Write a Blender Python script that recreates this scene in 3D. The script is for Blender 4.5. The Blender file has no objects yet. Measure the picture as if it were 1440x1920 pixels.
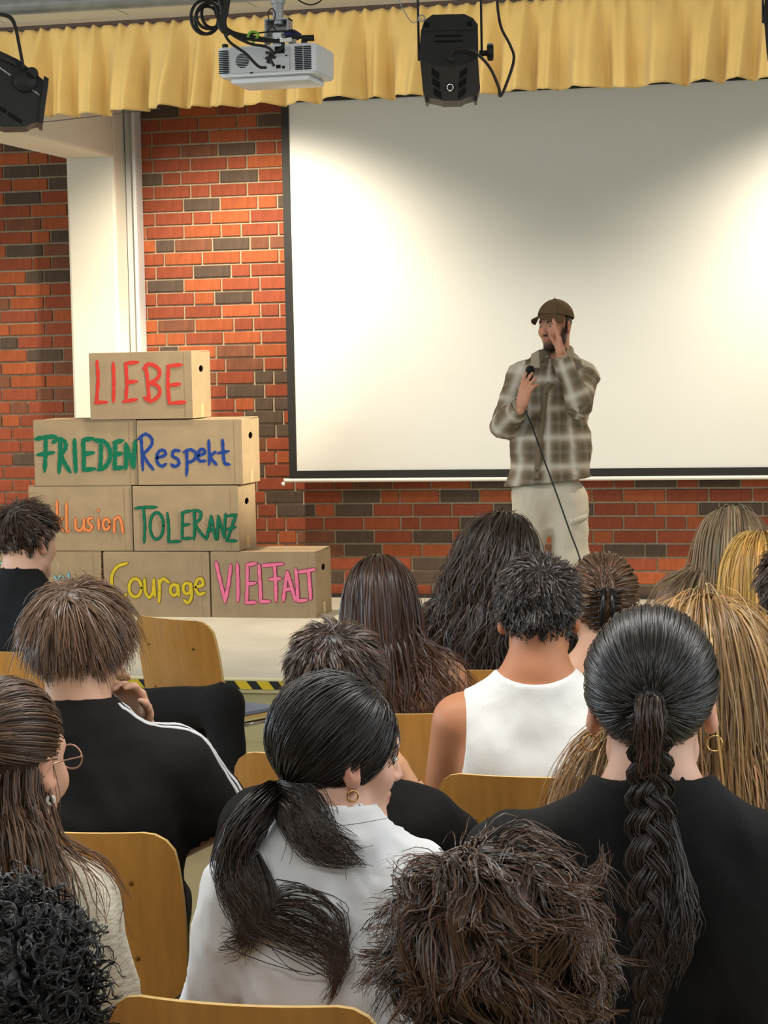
import bpy, bmesh, math, random
import numpy as np
from mathutils import Vector, Matrix
from mathutils.geometry import tessellate_polygon

random.seed(7)
rng = np.random.default_rng(11)
scene = bpy.context.scene
COL = scene.collection
PI = math.pi

# ------------------------------------------------------------------ camera
FPX = 4000.0                      # focal length in pixels of the 1440x1920 frame
PITCH, YAW, ROLL = 0.07085, 0.23767, -0.02028
CAMZ = 1.75
WALL_Y = 12.793                   # brick wall plane (mortar face)
STAGE = 0.2865                    # stage floor height
def _basis():
    cy, sy = math.cos(YAW), math.sin(YAW)
    fwd = np.array([-sy*math.cos(PITCH), cy*math.cos(PITCH), -math.sin(PITCH)])
    right = np.array([cy, sy, 0.0])
    up = np.cross(right, fwd)
    r = right*math.cos(ROLL)+up*math.sin(ROLL)
    u = -right*math.sin(ROLL)+up*math.cos(ROLL)
    return r, u, fwd
CR, CU, CF = _basis()
C0 = np.array([0, 0, CAMZ])
def ray(x, y): return CF+CR*(x-720)/FPX-CU*(y-960)/FPX
def on_y(x, y, Y): d = ray(x, y); return C0+d*(Y/d[1])
def on_z(x, y, Z): d = ray(x, y); return C0+d*((Z-CAMZ)/d[2])
def at(x, y, depth): return C0+ray(x, y)*depth
def topx(p):
    p = np.asarray(p, float)-C0; d = p@CF
    return 720+FPX*(p@CR)/d, 960-FPX*(p@CU)/d
cam_d = bpy.data.cameras.new('camera')
cam_d.sensor_fit = 'HORIZONTAL'; cam_d.sensor_width = 36.0
cam_d.lens = FPX/1440*36.0; cam_d.clip_end = 200; cam_d.clip_start = .05
cam = bpy.data.objects.new('camera', cam_d); COL.objects.link(cam)
cam.matrix_world = Matrix(((CR[0], CU[0], -CF[0], C0[0]), (CR[1], CU[1], -CF[1], C0[1]), (CR[2], CU[2], -CF[2], C0[2]), (0, 0, 0, 1)))
scene.camera = cam

# ------------------------------------------------------------------ world, exposure, room lights
scene.view_settings.view_transform = 'Standard'
scene.view_settings.look = 'None'
scene.view_settings.gamma = 1.0
scene.view_settings.use_curve_mapping = False
scene.view_settings.exposure = 0.24
w = bpy.data.worlds.new('daylight'); scene.world = w; w.use_nodes = True
w.node_tree.nodes['Background'].inputs[0].default_value = (0.75, 0.85, 1.0, 1)
w.node_tree.nodes['Background'].inputs[1].default_value = 0.6
ROOM = dict(x0=-8.6, x1=4.2, y0=-2.6, ceil=3.30)
def area(name, loc, rot, sx, sy, power, col):
    l = bpy.data.lights.new(name, 'AREA'); l.shape = 'RECTANGLE'; l.size = sx; l.size_y = sy
    l.energy = power; l.color = col
    o = bpy.data.objects.new(name, l); COL.objects.link(o); o.location = loc; o.rotation_euler = rot
    return o
def spot(name, loc, target, power, col, angle, blend, radius):
    l = bpy.data.lights.new(name, 'SPOT'); l.energy = power; l.color = col
    l.spot_size = math.radians(angle); l.spot_blend = blend; l.shadow_soft_size = radius
    o = bpy.data.objects.new(name, l); COL.objects.link(o); o.location = loc
    o.rotation_euler = (Vector(target)-Vector(loc)).to_track_quat('-Z', 'Y').to_euler()
    return o
cy_ = scene.cycles; cy_.adaptive_threshold = .04
cy_.max_bounces = 4; cy_.diffuse_bounces = 2; cy_.glossy_bounces = 2; cy_.transmission_bounces = 4; cy_.transparent_max_bounces = 4
cy_.caustics_reflective = False; cy_.caustics_refractive = False
# added area light for assumed daylight, in front of the windowless right wall
area('added_side_light', (ROOM['x1']-.10, 3.2, 2.0), (0, PI/2, 0), 1.7, 6.4, 100, (0.76, 0.88, 1.0))
# and a second added one, cooler, in front of the solid left wall
area('added_side_light', (ROOM['x0']+.10, 4.2, 2.0), (0, -PI/2, 0), 1.7, 7.0, 215, (0.70, 0.85, 1.0))
# assumed ceiling fluorescent row over the audience, then two added rows out of view
area('unseen_ceiling_light', (-1.2, 4.0, 3.30), (0, 0, 0), 6.0, .35, 105, (1.0, 0.98, 0.96))
area('unseen_ceiling_light', (-1.0, 0.6, 3.30), (0, 0, 0), 6.0, .35, 62, (0.95, 0.97, 1.0))  # added row above the camera, put in to light the audience's backs
area('unseen_ceiling_light', (-2.3, 8.0, 3.28), (math.radians(38), 0, 0), 5.6, .25, 40, (1.0, 0.98, 0.95))  # added row out of view, tilted to brighten the valance
# assumed stage flood lamps behind the valance, close to the wall
for lx in (-7.40, -3.80, 0.0):
    spot('assumed_stage_lamp', (lx, 11.50, 3.32), (lx, 12.35, .9), 265, (1.0, .87, .68), 130, .80, .05)
# an added, unseen profile spot from the right, across the stage on to the boxes
spot('assumed_stage_lamp', (0.9, 10.7, 3.2), (-3.9, 12.0, 1.55), 1900, (1.0, .88, .64), 20, .8, .06)

# ------------------------------------------------------------------ helpers
def link(o, parent=None):
    COL.objects.link(o)
    if parent is not None: o.parent = parent
    return o
def tag(o, label=None, cat=None, group=None, kind=None):
    if label: o['label'] = label
    if cat: o['category'] = cat
    if group: o['group'] = group
    if kind: o['kind'] = kind
    return o
def empty(name, loc=(0, 0, 0), rz=0.0):
    o = bpy.data.objects.new(name, None); o.empty_display_size = .1
    o.location = [float(v) for v in loc]; o.rotation_euler = (0, 0, rz)
    return link(o)
def mesh_np(name, V, F, smooth=True):
    """mesh from numpy verts and faces (all quads or all tris arrays, or a list of lists)"""
    me = bpy.data.meshes.new(name)
    V = np.asarray(V, np.float32)
    if isinstance(F, np.ndarray):
        n, k = F.shape
        me.vertices.add(len(V)); me.vertices.foreach_set('co', V.ravel())
        me.loops.add(n*k); me.loops.foreach_set('vertex_index', F.astype(np.int32).ravel())
        me.polygons.add(n)
        me.polygons.foreach_set('loop_start', np.arange(0, n*k, k, dtype=np.int32))
        if smooth: me.polygons.foreach_set('use_smooth', np.ones(n, bool))
        me.update(calc_edges=True)
    else:
        me.from_pydata([tuple(map(float, v)) for v in V], [], [list(map(int, f)) for f in F])
        if smooth:
            for p in me.polygons: p.use_smooth = True
    return me
def obj(name, me, m=None, parent=None, loc=None):
    o = bpy.data.objects.new(name, me)
    if m is not None:
        me.materials.clear(); me.materials.append(m)
    if loc is not None: o.location = [float(v) for v in loc]
    return link(o, parent)
def set_col(me, cols, name='tint'):
    a = me.color_attributes.new(name, 'FLOAT_COLOR', 'POINT')
    c = np.ones((len(cols), 4), np.float32); c[:, :3] = cols
    a.data.foreach_set('color', c.ravel())
class MB:
    """collects simple solids into one mesh"""
    def __init__(s): s.v = []; s.f = []
    def add(s, V, F):
        n = len(s.v); s.v += [tuple(map(float, p)) for p in V]; s.f += [[i+n for i in q] for q in F]; return s
    def box(s, c, d, rot=None, bev=0.0):
        cx, cy, cz = c; hx, hy, hz = d[0]/2, d[1]/2, d[2]/2
        if bev <= 0:
            V = [(x, y, z) for x in (-hx, hx) for y in (-hy, hy) for z in (-hz, hz)]
            F = [(0, 1, 3, 2), (4, 6, 7, 5), (0, 4, 5, 1), (2, 3, 7, 6), (0, 2, 6, 4), (1, 5, 7, 3)]
        else:
            bm = bmesh.new(); bmesh.ops.create_cube(bm, size=1)
            for v in bm.verts: v.co = Vector((v.co.x*2*hx, v.co.y*2*hy, v.co.z*2*hz))
            bmesh.ops.bevel(bm, geom=list(bm.edges), offset=bev, segments=2, affect='EDGES', profile=.5)
            bm.verts.index_update()
            V = [tuple(v.co) for v in bm.verts]; F = [[v.index for v in f.verts] for f in bm.faces]; bm.free()
        if rot is not None:
            R = rot if isinstance(rot, Matrix) else Matrix.Rotation(rot, 3, 'Z')
            V = [tuple(R @ Vector(p)) for p in V]
        return s.add([(x+cx, y+cy, z+cz) for x, y, z in V], F)
    def tube(s, pts, r, n=8, cap=True):
        P = np.array(pts, float); m = len(P)
        R = np.full(m, r) if np.isscalar(r) else np.array(r, float)
        T = np.gradient(P, axis=0); T /= np.linalg.norm(T, axis=1)[:, None]+1e-12
        ref = np.array([0, 0, 1.]) if abs(T[0][2]) < .9 else np.array([1., 0, 0])
        N = np.cross(T[0], ref); N /= np.linalg.norm(N)
        V = []
        for i in range(m):
            N = N-T[i]*(N@T[i]); N /= np.linalg.norm(N)+1e-12
            B = np.cross(T[i], N)
            for k in range(n):
                a = 2*PI*k/n; V.append(P[i]+R[i]*(math.cos(a)*N+math.sin(a)*B))
        F = [(i*n+k, i*n+(k+1) % n, (i+1)*n+(k+1) % n, (i+1)*n+k) for i in range(m-1) for k in range(n)]
        if cap: F += [list(range(n))[::-1], [(m-1)*n+k for k in range(n)]]
        return s.add(V, F)
    def cyl(s, a, b, r, n=16): return s.tube([a, b], r, n)
    def lathe(s, prof, n=20, M=None):
        V = []; m = len(prof)
        for (r, z) in prof:
            for k in range(n):
                a = 2*PI*k/n; V.append((r*math.cos(a), r*math.sin(a), z))
        F = [(i*n+k, i*n+(k+1) % n, (i+1)*n+(k+1) % n, (i+1)*n+k) for i in range(m-1) for k in range(n)]
        F += [list(range(n))[::-1], [(m-1)*n+k for k in range(n)]]
        if M is not None: V = [tuple(M @ Vector(p)) for p in V]
        return s.add(V, F)
    def me(s, name, smooth=False):
        m = mesh_np(name, np.array(s.v), s.f, smooth); return m
    def build(s, name, m, parent=None, smooth=False, loc=None, auto=None):
        me = s.me(name, smooth or auto is not None)
        if auto is not None: me.set_sharp_from_angle(angle=math.radians(auto))
        return obj(name, me, m, parent, loc)
def spline(pts, n=40):
    """Catmull-Rom through points"""
    P = np.array(pts, float); P = np.vstack([2*P[0]-P[1], P, 2*P[-1]-P[-2]])
    out = []; segs = len(P)-3
    for t in np.linspace(0, segs-1e-6, n):
        i = int(t); u = t-i; p0, p1, p2, p3 = P[i:i+4]
        out.append(.5*((2*p1)+(-p0+p2)*u+(2*p0-5*p1+4*p2-p3)*u*u+(-p0+3*p1-3*p2+p3)*u**3))
    return np.array(out)

# ------------------------------------------------------------------ materials
MATS = {}
def srgb(r, g, b):
    f = lambda c: (c/255/12.92) if c/255 <= .04045 else ((c/255+.055)/1.055)**2.4
    return (f(r), f(g), f(b))
def mat(name, col, rough=.6, spec=.4, metal=0.0, noise=None, bump=None, var=0.0, attr=None, sheen=0.0, sss=0.0, coat=0.0, coords='Object'):
    """noise=(scale, amount, stretch) colour mottling; bump=(scale, strength, stretch); var = per-object brightness variation; attr = vertex tint multiplied in"""
    if name in MATS: return MATS[name]
    m = bpy.data.materials.new(name); m.use_nodes = True; MATS[name] = m
    nt = m.node_tree; N = nt.nodes; L = nt.links; b = N['Principled BSDF']
    b.inputs['Roughness'].default_value = rough; b.inputs['Specular IOR Level'].default_value = spec
    b.inputs['Metallic'].default_value = metal
    if sheen: b.inputs['Sheen Weight'].default_value = sheen
    if coat: b.inputs['Coat Weight'].default_value = coat; b.inputs['Coat Roughness'].default_value = .15
    if sss:
        b.inputs['Subsurface Weight'].default_value = sss; b.inputs['Subsurface Radius'].default_value = (.012, .005, .003)
        b.inputs['Subsurface Scale'].default_value = 1.0
    base = N.new('ShaderNodeRGB'); base.outputs[0].default_value = (*col, 1); out = base.outputs[0]
    tc = N.new('ShaderNodeTexCoord')
    def mapped(st):
        mp = N.new('ShaderNodeMapping'); mp.inputs['Scale'].default_value = st; L.new(tc.outputs[coords], mp.inputs['Vector']); return mp.outputs[0]
    def mul(a, fac):
        mx = N.new('ShaderNodeMix'); mx.data_type = 'RGBA'; mx.blend_type = 'MULTIPLY'; mx.inputs['Factor'].default_value = 1
        L.new(a, mx.inputs['A']); L.new(fac, mx.inputs['B']); return mx.outputs['Result']
    if attr:
        at_ = N.new('ShaderNodeAttribute'); at_.attribute_name = attr; out = mul(out, at_.outputs['Color'])
    if noise:
        sc, am, st = (tuple(noise)+((1, 1, 1),))[:3]
        nz = N.new('ShaderNodeTexNoise'); nz.inputs['Scale'].default_value = sc; nz.inputs['Detail'].default_value = 5
        L.new(mapped(st), nz.inputs['Vector'])
        mr = N.new('ShaderNodeMapRange'); mr.inputs['From Min'].default_value = .3; mr.inputs['From Max'].default_value = .7
        mr.inputs['To Min'].default_value = 1-am; mr.inputs['To Max'].default_value = 1+am; L.new(nz.outputs['Fac'], mr.inputs['Value'])
        out = mul(out, mr.outputs[0])
    if var:
        oi = N.new('ShaderNodeObjectInfo'); mr = N.new('ShaderNodeMapRange')
        mr.inputs['To Min'].default_value = 1-var; mr.inputs['To Max'].default_value = 1+var
        L.new(oi.outputs['Random'], mr.inputs['Value']); out = mul(out, mr.outputs[0])
    L.new(out, b.inputs['Base Color'])
    if bump:
        sc, stg, st = (tuple(bump)+((1, 1, 1),))[:3]
        nz = N.new('ShaderNodeTexNoise'); nz.inputs['Scale'].default_value = sc; nz.inputs['Detail'].default_value = 4
        L.new(mapped(st), nz.inputs['Vector'])
        bp = N.new('ShaderNodeBump'); bp.inputs['Strength'].default_value = stg; bp.inputs['Distance'].default_value = .004
        L.new(nz.outputs['Fac'], bp.inputs['Height']); L.new(bp.outputs[0], b.inputs['Normal'])
    return m

# ================================================================== THE SETTING
VAL_Y = 9.62
CEIL = float(on_y(0, 56, VAL_Y)[2])+.01
ROOM['ceil'] = CEIL
M_wall = mat('white_paint', srgb(214, 212, 206), .75, bump=(60, .05))
M_mortar = mat('mortar', srgb(176, 158, 130), .9, noise=(25, .15), bump=(220, .5))
M_stage = mat('stage_linoleum', srgb(196, 192, 178), .55, noise=(3, .10), bump=(90, .06))
M_floor = mat('hall_linoleum', srgb(172, 160, 118), .35, noise=(5, .07))
M_stagefront = mat('stage_front_paint', srgb(178, 166, 122), .6, noise=(6, .05))
M_ceil = mat('ceiling_panel', srgb(226, 223, 216), .85, bump=(160, .12))
M_dark = mat('dark_gap', srgb(22, 21, 20), .8)
def structure(o): o['kind'] = 'structure'; return o
x0, x1, y0 = ROOM['x0'], ROOM['x1'], ROOM['y0']
SF = 9.38        # stage front edge (y)
structure(MB().box(((x0+x1)/2, (y0+SF+.06)/2, -.05), (x1-x0, SF+.06-y0, .1)).build('floor', M_floor))
st = structure(MB().box(((x0+x1)/2, (SF+.02+WALL_Y+.1)/2, STAGE-.03), (x1-x0, WALL_Y+.1-SF-.02, .06)).build('floor_stage', M_stage))
structure(MB().box(((x0+x1)/2, SF+.035, (STAGE-.06)/2), (x1-x0, .03, STAGE-.06)).build('wall_stage_front', M_stagefront))
# ceiling: a backing slab with separate panels in the strip the photo shows
cl = structure(MB().box(((x0+x1)/2, (y0+WALL_Y)/2, CEIL+.07), (x1-x0, WALL_Y-y0+.4, .08)).build('ceiling', M_ceil))
pm = MB().box((0, 0, 0), (.617, 1.238, .02), bev=.003).me('ceiling_panel'); pm.materials.append(M_ceil)
for i in range(-9, 4):
    for j in range(0, 4):
        o = bpy.data.objects.new('panel', pm); o.location = (-1.93+i*.625, 5.2+j*1.25, CEIL+.02); link(o, cl)
structure(MB().box((x0-.05, (y0+WALL_Y)/2, 1.8), (.1, WALL_Y-y0+.4, 3.8)).build('wall_left', M_wall))
structure(MB().box((x1+.05, (y0+WALL_Y)/2, 1.8), (.1, WALL_Y-y0+.4, 3.8)).build('wall_right', M_wall))
structure(MB().box(((x0+x1)/2, y0-.05, 1.8), (x1-x0, .1, 3.8)).build('wall_rear', mat('rear_wall_paint', srgb(150, 140, 128), .8)))
# ---- brick wall
wall = structure(MB().box(((x0+x1)/2, WALL_Y+.06, 1.8), (x1-x0, .12, 3.8)).build('wall_back', M_mortar))
BC = {'r': mat('brick_red', srgb(146, 72, 46), .85, noise=(9, .16), bump=(120, .35), var=.12),
      'o': mat('brick_orange', srgb(166, 86, 48), .85, noise=(9, .16), bump=(120, .35), var=.10),
      'm': mat('brick_brown', srgb(122, 76, 54), .85, noise=(6, .22), bump=(120, .35), var=.12),
      'D': mat('brick_dark', srgb(88, 72, 60), .85, noise=(7, .18), bump=(120, .35), var=.12)}
COURSE = 0.08333
# joints read off the photograph, per course counted up from the stage: (crop scale, crop x origin, joints, colours left to right)
def region(s, ox, rows): return {k: ([ox+j/s for j in js], cs) for k, js, cs in rows}
CENTRE = region(4.8, 260, [(36, [365, 710, 975], 'Drrr'), (35, [195, 540, 890, 1070], 'rrrrD'), (34, [120, 460, 635, 975], 'rrrrr'),
  (33, [375, 715, 1055, 1240], 'rmDrr'), (32, [130, 465, 800, 975], 'rorrr'), (31, [215, 380, 730, 1080], 'DrrDr'), (30, [140, 470, 645, 980], 'rrrrr'),
  (29, [405, 735, 1075, 1250], 'rDrrD'), (28, [150, 490, 655, 1005], 'rrrrr'), (27, [70, 410, 745, 925, 1260], 'rrrrrr'), (26, [155, 325, 665, 1005], 'rDmDm'),
  (25, [235, 575, 920, 1265], 'rrrrr'), (24, [160, 495, 835, 1010], 'roDoo'), (23, [80, 410, 750, 1095], 'rDoor'), (22, [165, 505, 685, 1025], 'rroDo'),
  (21, [85, 415, 750, 1100, 1270], 'roroor'), (20, [175, 510, 860, 1035], 'rmoro'), (19, [255, 425, 765, 1105], 'rrooo'), (18, [190, 360, 700, 1040], 'rDrmo'),
  (17, [785, 1130, 1310], 'omoD'), (16, [705, 1045], 'moD'), (15, [795, 1135], 'oDo'), (14, [870, 1045], 'roD'), (13, [955, 1305], 'oDr'), (12, [560, 1065], 'oDD'),
  (11, [1150], 'mo'), (10, [1065], 'or'), (9, [1135], 'Do'), (8, [1065], 'oo')])
LEFT = region(4.8, 0, [(33, [265, 440], 'rrr'), (32, [30, 355], 'rDD'), (31, [110, 435], 'rrD'), (30, [40, 370], 'rDr'), (29, [280], 'rr'), (28, [50, 375], 'rmr'),
  (27, [290, 455], 'rrD'), (26, [55, 390], 'rDm'), (25, [295, 465], 'rrm'), (24, [235, 395], 'rDD'), (23, [140, 465], 'rrr'), (22, [90, 400], 'mrr'),
  (21, [5, 325, 480], 'rror'), (20, [90, 410], 'ror'), (19, [5, 160, 480], 'rDro')])
LEFT.update(region(5.333, 0, [(18, [275, 635], 'rDm'), (17, [20, 375, 545], 'rorm'), (16, [110, 465], 'mor'), (15, [20, 375, 545], 'rrmm'), (14, [110, 285, 650], 'omom'),
  (13, [25, 205, 555], 'moom'), (12, [125], 'oo'), (11, [215], 'oo'), (10, [135], 'oD'), (9, [40], 'oo'), (8, [135, 315], 'ooo'), (7, [60], 'oo')]))
STRIP = region(2.88, 460, [(8, [65, 268, 480, 585, 795, 1000, 1220], 'oorrmrrD'), (7, [110, 315, 525, 730, 835, 1050, 1265], 'oDrDrrDr'), (6, [170, 378, 485, 690, 905, 1115, 1340], 'oDrDrrrD'),
  (5, [220, 425, 640, 840, 945, 1160], 'oorrrrD'), (4, [178, 280, 487, 697, 905, 1120], 'oomDrDr'), (3, [225, 330, 535, 740, 955], 'ormDrr'), (2, [440, 650, 900], 'rrrD'),
  (1, [535, 640, 850, 1060], 'DrrDr'), (0, [350, 560, 780, 1010], 'rrrrD')])
RIGHT = region(3.6, 1040, [(8, [400, 540, 825, 970, 1255], 'rrDrDr'), (7, [465, 750, 1040, 1335], 'rrrrr'), (6, [265, 550, 680, 970, 1110, 1405], 'DrrrDDD'), (5, [465, 750, 890], 'rrrr'),
  (4, [260, 395, 690, 970], 'rrrrr'), (3, [330, 610, 755, 1040], 'rDDrr'), (2, [120, 405, 695, 985], 'rrrrr'), (1, [465, 755, 1040], 'rrrr'), (0, [540, 695, 985], 'rDrr')])
brick_me = {}
def brick_mesh(colour):
    if colour not in brick_me:
        b = MB(); hx, hz, d, c = .5, .0355, .012, .003
        front = [(-hx+c*3, -d, -hz+c), (hx-c*3, -d, -hz+c), (hx-c*3, -d, hz-c), (-hx+c*3, -d, hz-c)]
        rim = [(-hx, -d+c, -hz), (hx, -d+c, -hz), (hx, -d+c, hz), (-hx, -d+c, hz)]
        back = [(-hx, .01, -hz), (hx, .01, -hz), (hx, .01, hz), (-hx, .01, hz)]
        F = [(0, 1, 2, 3)]
        for i in range(4):
            j = (i+1) % 4; F += [(4+i, 4+j, j, i), (8+i, 8+j, 4+j, 4+i)]
        me = b.add(front+rim+back, F).me('brick'); me.materials.append(BC[colour]); brick_me[colour] = me
    return brick_me[colour]
REGS = ((LEFT, -5, 136), (CENTRE, 266, 532), (STRIP, 470, 958), (RIGHT, 1090, 1445))
bricks = []
for k in range(0, 38):
    zc = STAGE+(k+.5)*COURSE; joints = []; spans = []
    for R, pa, pb in REGS:
        if k in R:
            js, cs = R[k]
            yp = topx((-4, WALL_Y, zc))[1] if pb < 600 else topx((-1, WALL_Y, zc))[1]
            X = [on_y(j, yp, WALL_Y)[0] for j in js]
            joints += X
            xa, xb = on_y(pa, yp, WALL_Y)[0], on_y(pb, yp, WALL_Y)[0]
            spans.append((xa, xb, X, cs))
    joints = sorted(joints); js = []
    for j in joints:                                   # joints read twice where crops overlap
        if not js or j-js[-1] > .09: js.append(j)
    if not js: js = [-4.0+random.choice((0, .06, .125))]
    xr = 1.6 if k < 9 else -3.45
    while js[0] > -6.6: js.insert(0, js[0]-random.choice((.25, .25, .25, .125)))
    while js[-1] < xr: js.append(js[-1]+random.choice((.25, .25, .25, .125)))
    full = [js[0]]
    for j in js[1:]:
        while j-full[-1] > .33:
            rest = j-full[-1]
            full.append(full[-1]+(.25 if rest > .40 else rest/2))
        full.append(j)
    for a, b in zip(full[:-1], full[1:]):
        xc, ln = (a+b)/2, b-a-.012
        if ln < .03 or xc > xr: continue
        c = random.choice('rrrrroomD'); seen = 0
        for xa, xb, X, cs in spans:
            if xa-.12 < xc < xb+.12:
                c = cs[min(int(np.searchsorted(X, xc)), len(cs)-1)]
                seen = max(0, min(b, xb)-max(a, xa)); break
        if c in 'ro': c = random.choice('rro')               # the two reds are mixed all over the wall
        bricks.append((seen, xc, zc, ln, c))
bricks.sort(key=lambda t: -t[0])
for i, (seen, xc, zc, ln, c) in enumerate(bricks[:300]):
    o = bpy.data.objects.new('brick', brick_mesh(c)); o.location = (xc, WALL_Y+random.uniform(-.002, .002), zc); o.scale = (ln, 1, 1); link(o, wall)
rest = MB(); rest_m = []; order = 'romD'
for (seen, xc, zc, ln, c) in bricks[300:]:
    me = brick_mesh(c); dy = random.uniform(-.002, .002)
    rest.add([(v.co.x*ln+xc, v.co.y+WALL_Y+dy, v.co.z+zc) for v in me.vertices], [list(p.vertices) for p in me.polygons]); rest_m += [order.index(c)]*len(me.polygons)
rm = rest.me('brick_rest')
for c in order: rm.materials.append(BC[c])
rm.polygons.foreach_set('material_index', rest_m)
ro = obj('bricks', rm, None, wall); ro['kind'] = 'stuff'
structure(MB().box(((x0+x1)/2, WALL_Y-.018, STAGE+.012), (x1-x0, .03, .024)).build('baseboard_back', mat('baseboard_dark', srgb(48, 42, 38), .6)))
# ---- white concrete portal on the left: column, roof beam, cable duct
cx0, cx1, cy = -5.008, -4.690, WALL_Y-.30
col = structure(MB().box(((cx0+cx1)/2, (cy+WALL_Y)/2, (STAGE+CEIL)/2), (cx1-cx0, WALL_Y-cy, CEIL-STAGE), bev=.018).build('wall_column', mat('column_paint', srgb(226, 220, 204), .7, bump=(60, .06))))
structure(MB().box(((cx0+cx1)/2, (cy+10.1)/2, (3.033+CEIL+.05)/2), (cx1-cx0-.002, cy-10.1, CEIL+.05-3.033), bev=.018).build('trim_1', MATS['column_paint']))
dk = structure(MB().box(((cx1+.0+-4.605)/2, WALL_Y-.07, (STAGE+CEIL)/2), (-4.612-cx1-.004, .10, CEIL-STAGE), bev=.004).build('trim_2', mat('duct_grey_white', srgb(206, 208, 208), .5)))
MB().box((-4.618, WALL_Y-.135, (STAGE+CEIL)/2), (.022, .03, CEIL-STAGE), bev=.003).build('edge_rail', mat('duct_rail', srgb(212, 214, 214), .4), dk)
# ---- stage edge: light nosing and black-yellow warning tape
nos = MB().box((-2, SF+.012, STAGE+.002), (9.5, .03, .010), bev=.002).build('stage_nosing', mat('nosing_cream', srgb(226, 214, 170), .4))
tag(nos, 'cream metal nosing strip along the front edge of the stage', 'edging')
tape_me = MB(); tm = []; xx = -6.5; th = .037; zt = STAGE-.005; pitch = .106
while xx < 2.5:
    for c, wd in ((0, .058), (1, .048)):
        tape_me.add([(xx, SF-.004, zt), (xx+wd, SF-.004, zt), (xx+wd+.03, SF-.004, zt-th), (xx+.03, SF-.004, zt-th)], [(0, 3, 2, 1)]); tm.append(c); xx += wd
tme = tape_me.me('warning_tape'); tme.materials.append(mat('tape_yellow', srgb(206, 176, 40), .45)); tme.materials.append(mat('tape_black', srgb(28, 30, 28), .45))
tme.polygons.foreach_set('material_index', tm)
to = obj('warning_tape', tme); tag(to, 'black and yellow striped warning tape on the stage front', 'tape')
so = to.modifiers.new('thick', 'SOLIDIFY'); so.thickness = .003; so.offset = 0
MB().box((-2, SF+.012, STAGE-.03), (9.5, .028, .06)).build('tape_backing', M_stagefront, nos)

# ================================================================== PROJECTION SCREEN
SY = WALL_Y-.22
sL, sR, sB, sT = float(on_y(548, 500, SY)[0]), -.10, float(on_y(900, 880, SY)[2]), float(on_y(900, 175, SY)[2])
scr = empty('projection_screen', (-1.85, SY, sB)); tag(scr, 'large white projection screen with black border on the brick wall', 'screen')
def loc_to(parent): return Vector(parent.location)
def ch(mb, name, m, parent, **kw):                     # world-space solid as child of an unrotated empty
    o = mb.build(name, m, parent, **kw); o.matrix_parent_inverse = Matrix.Translation(-Vector(parent.location)) if parent.type == 'EMPTY' and parent.parent is None else Matrix(); return o
nx, nz = 60, 40; V = []; F = []
for i in range(nx+1):
    for j in range(nz+1):
        u, v = i/nx, j/nz
        V.append((sL+(sR-sL)*u, SY+.004*math.sin(u*9+v*3)*math.sin(v*5+1), sB+(sT-sB)*v))
for i in range(nx):
    for j in range(nz): F.append((i*(nz+1)+j, (i+1)*(nz+1)+j, (i+1)*(nz+1)+j+1, i*(nz+1)+j+1))
ch(MB().add(V, F), 'screen_fabric', mat('screen_white', srgb(222, 222, 216), .75, bump=(500, .04)), scr, smooth=True)
M_border = mat('screen_black', srgb(34, 33, 31), .7)
bw = .047
for (c, d, nm) in ((((sL-bw/2), SY-.003, (sB+sT)/2), (bw, .012, sT-sB+2*bw), 'border'), (((sR+bw/2), SY-.003, (sB+sT)/2), (bw, .012, sT-sB+2*bw), 'border'),
                   (((sL+sR)/2, SY-.003, sB-bw/2), (sR-sL, .012, bw), 'border'), (((sL+sR)/2, SY-.003, sT+.06), (sR-sL+2*bw, .012, .12), 'border')):
    ch(MB().box(c, d), nm, M_border, scr)
ch(MB().tube([(sL-bw-.035, SY-.003, sB-bw-.012), (sR+bw+.035, SY-.003, sB-bw-.012)], .0125, 12), 'bottom_bar', mat('bar_white', srgb(236, 234, 222), .35), scr, auto=40)
ch(MB().lathe([(.004, -.012), (.010, -.008), (.012, 0), (.010, .008), (.004, .012)], 12, Matrix.Translation((sL-bw-.042, SY-.004, sB-bw-.033))), 'end_cap', MATS['bar_white'], scr, auto=60)

# ================================================================== VALANCE
def pleats(xs):
    """asymmetric folds: (fold phase function) random widths"""
    e = [xs[0]-.2]
    while e[-1] < xs[-1]+.3: e.append(e[-1]+random.uniform(.09, .24))
    e = np.array(e); i = np.searchsorted(e, xs)-1; u = (xs-e[i])/(e[i+1]-e[i]); wd = e[i+1]-e[i]
    sh = np.where(u < .72, np.sin(u/.72*PI/2)**1.3, np.cos((u-.72)/.28*PI/2)**1.2)      # slow rise, quick fold back
    sub = .25*np.sin(u*2*PI*2+e[i]*37)
    return (sh+sub*.5)*np.clip(wd/.2, .6, 1.25), e
vx = np.linspace(-4.9, 1.0, 950); fold, e_ = pleats(vx)
rip = np.sin(vx*95)+.6*np.sin(vx*143+1)
zt_, zb_ = CEIL-.022, float(on_y(400, 205, VAL_Y)[2])
NV = 30; V = np.zeros((len(vx), NV, 3))
for j in range(NV):
    t = j/(NV-1)
    gather = np.exp(-t*9)
    amp = .014+.105*min(1, t*1.3)
    hem = .006 if t > .845 else 0
    V[:, j, 0] = vx+.020*t*np.sin(vx*5+1.3)-.03*t*fold
    V[:, j, 1] = VAL_Y-.01-amp*fold*(1-gather)-.009*gather*rip-.006*t*np.sin(vx*13+t*3)-hem
    V[:, j, 2] = zt_+(zb_-zt_)*t+(t**3)*(.006*np.sin(vx*7.3)+.007*fold)+gather*.004*rip
V[:, :, 2] -= np.linspace(0, 1, NV)[None, :]**8*.004*np.sin(vx*41)[:, None]
nxv = len(vx); idx = np.arange(nxv*NV).reshape(nxv, NV)
F = np.stack([idx[:-1, :-1], idx[:-1, 1:], idx[1:, 1:], idx[1:, :-1]], -1).reshape(-1, 4)
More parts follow.
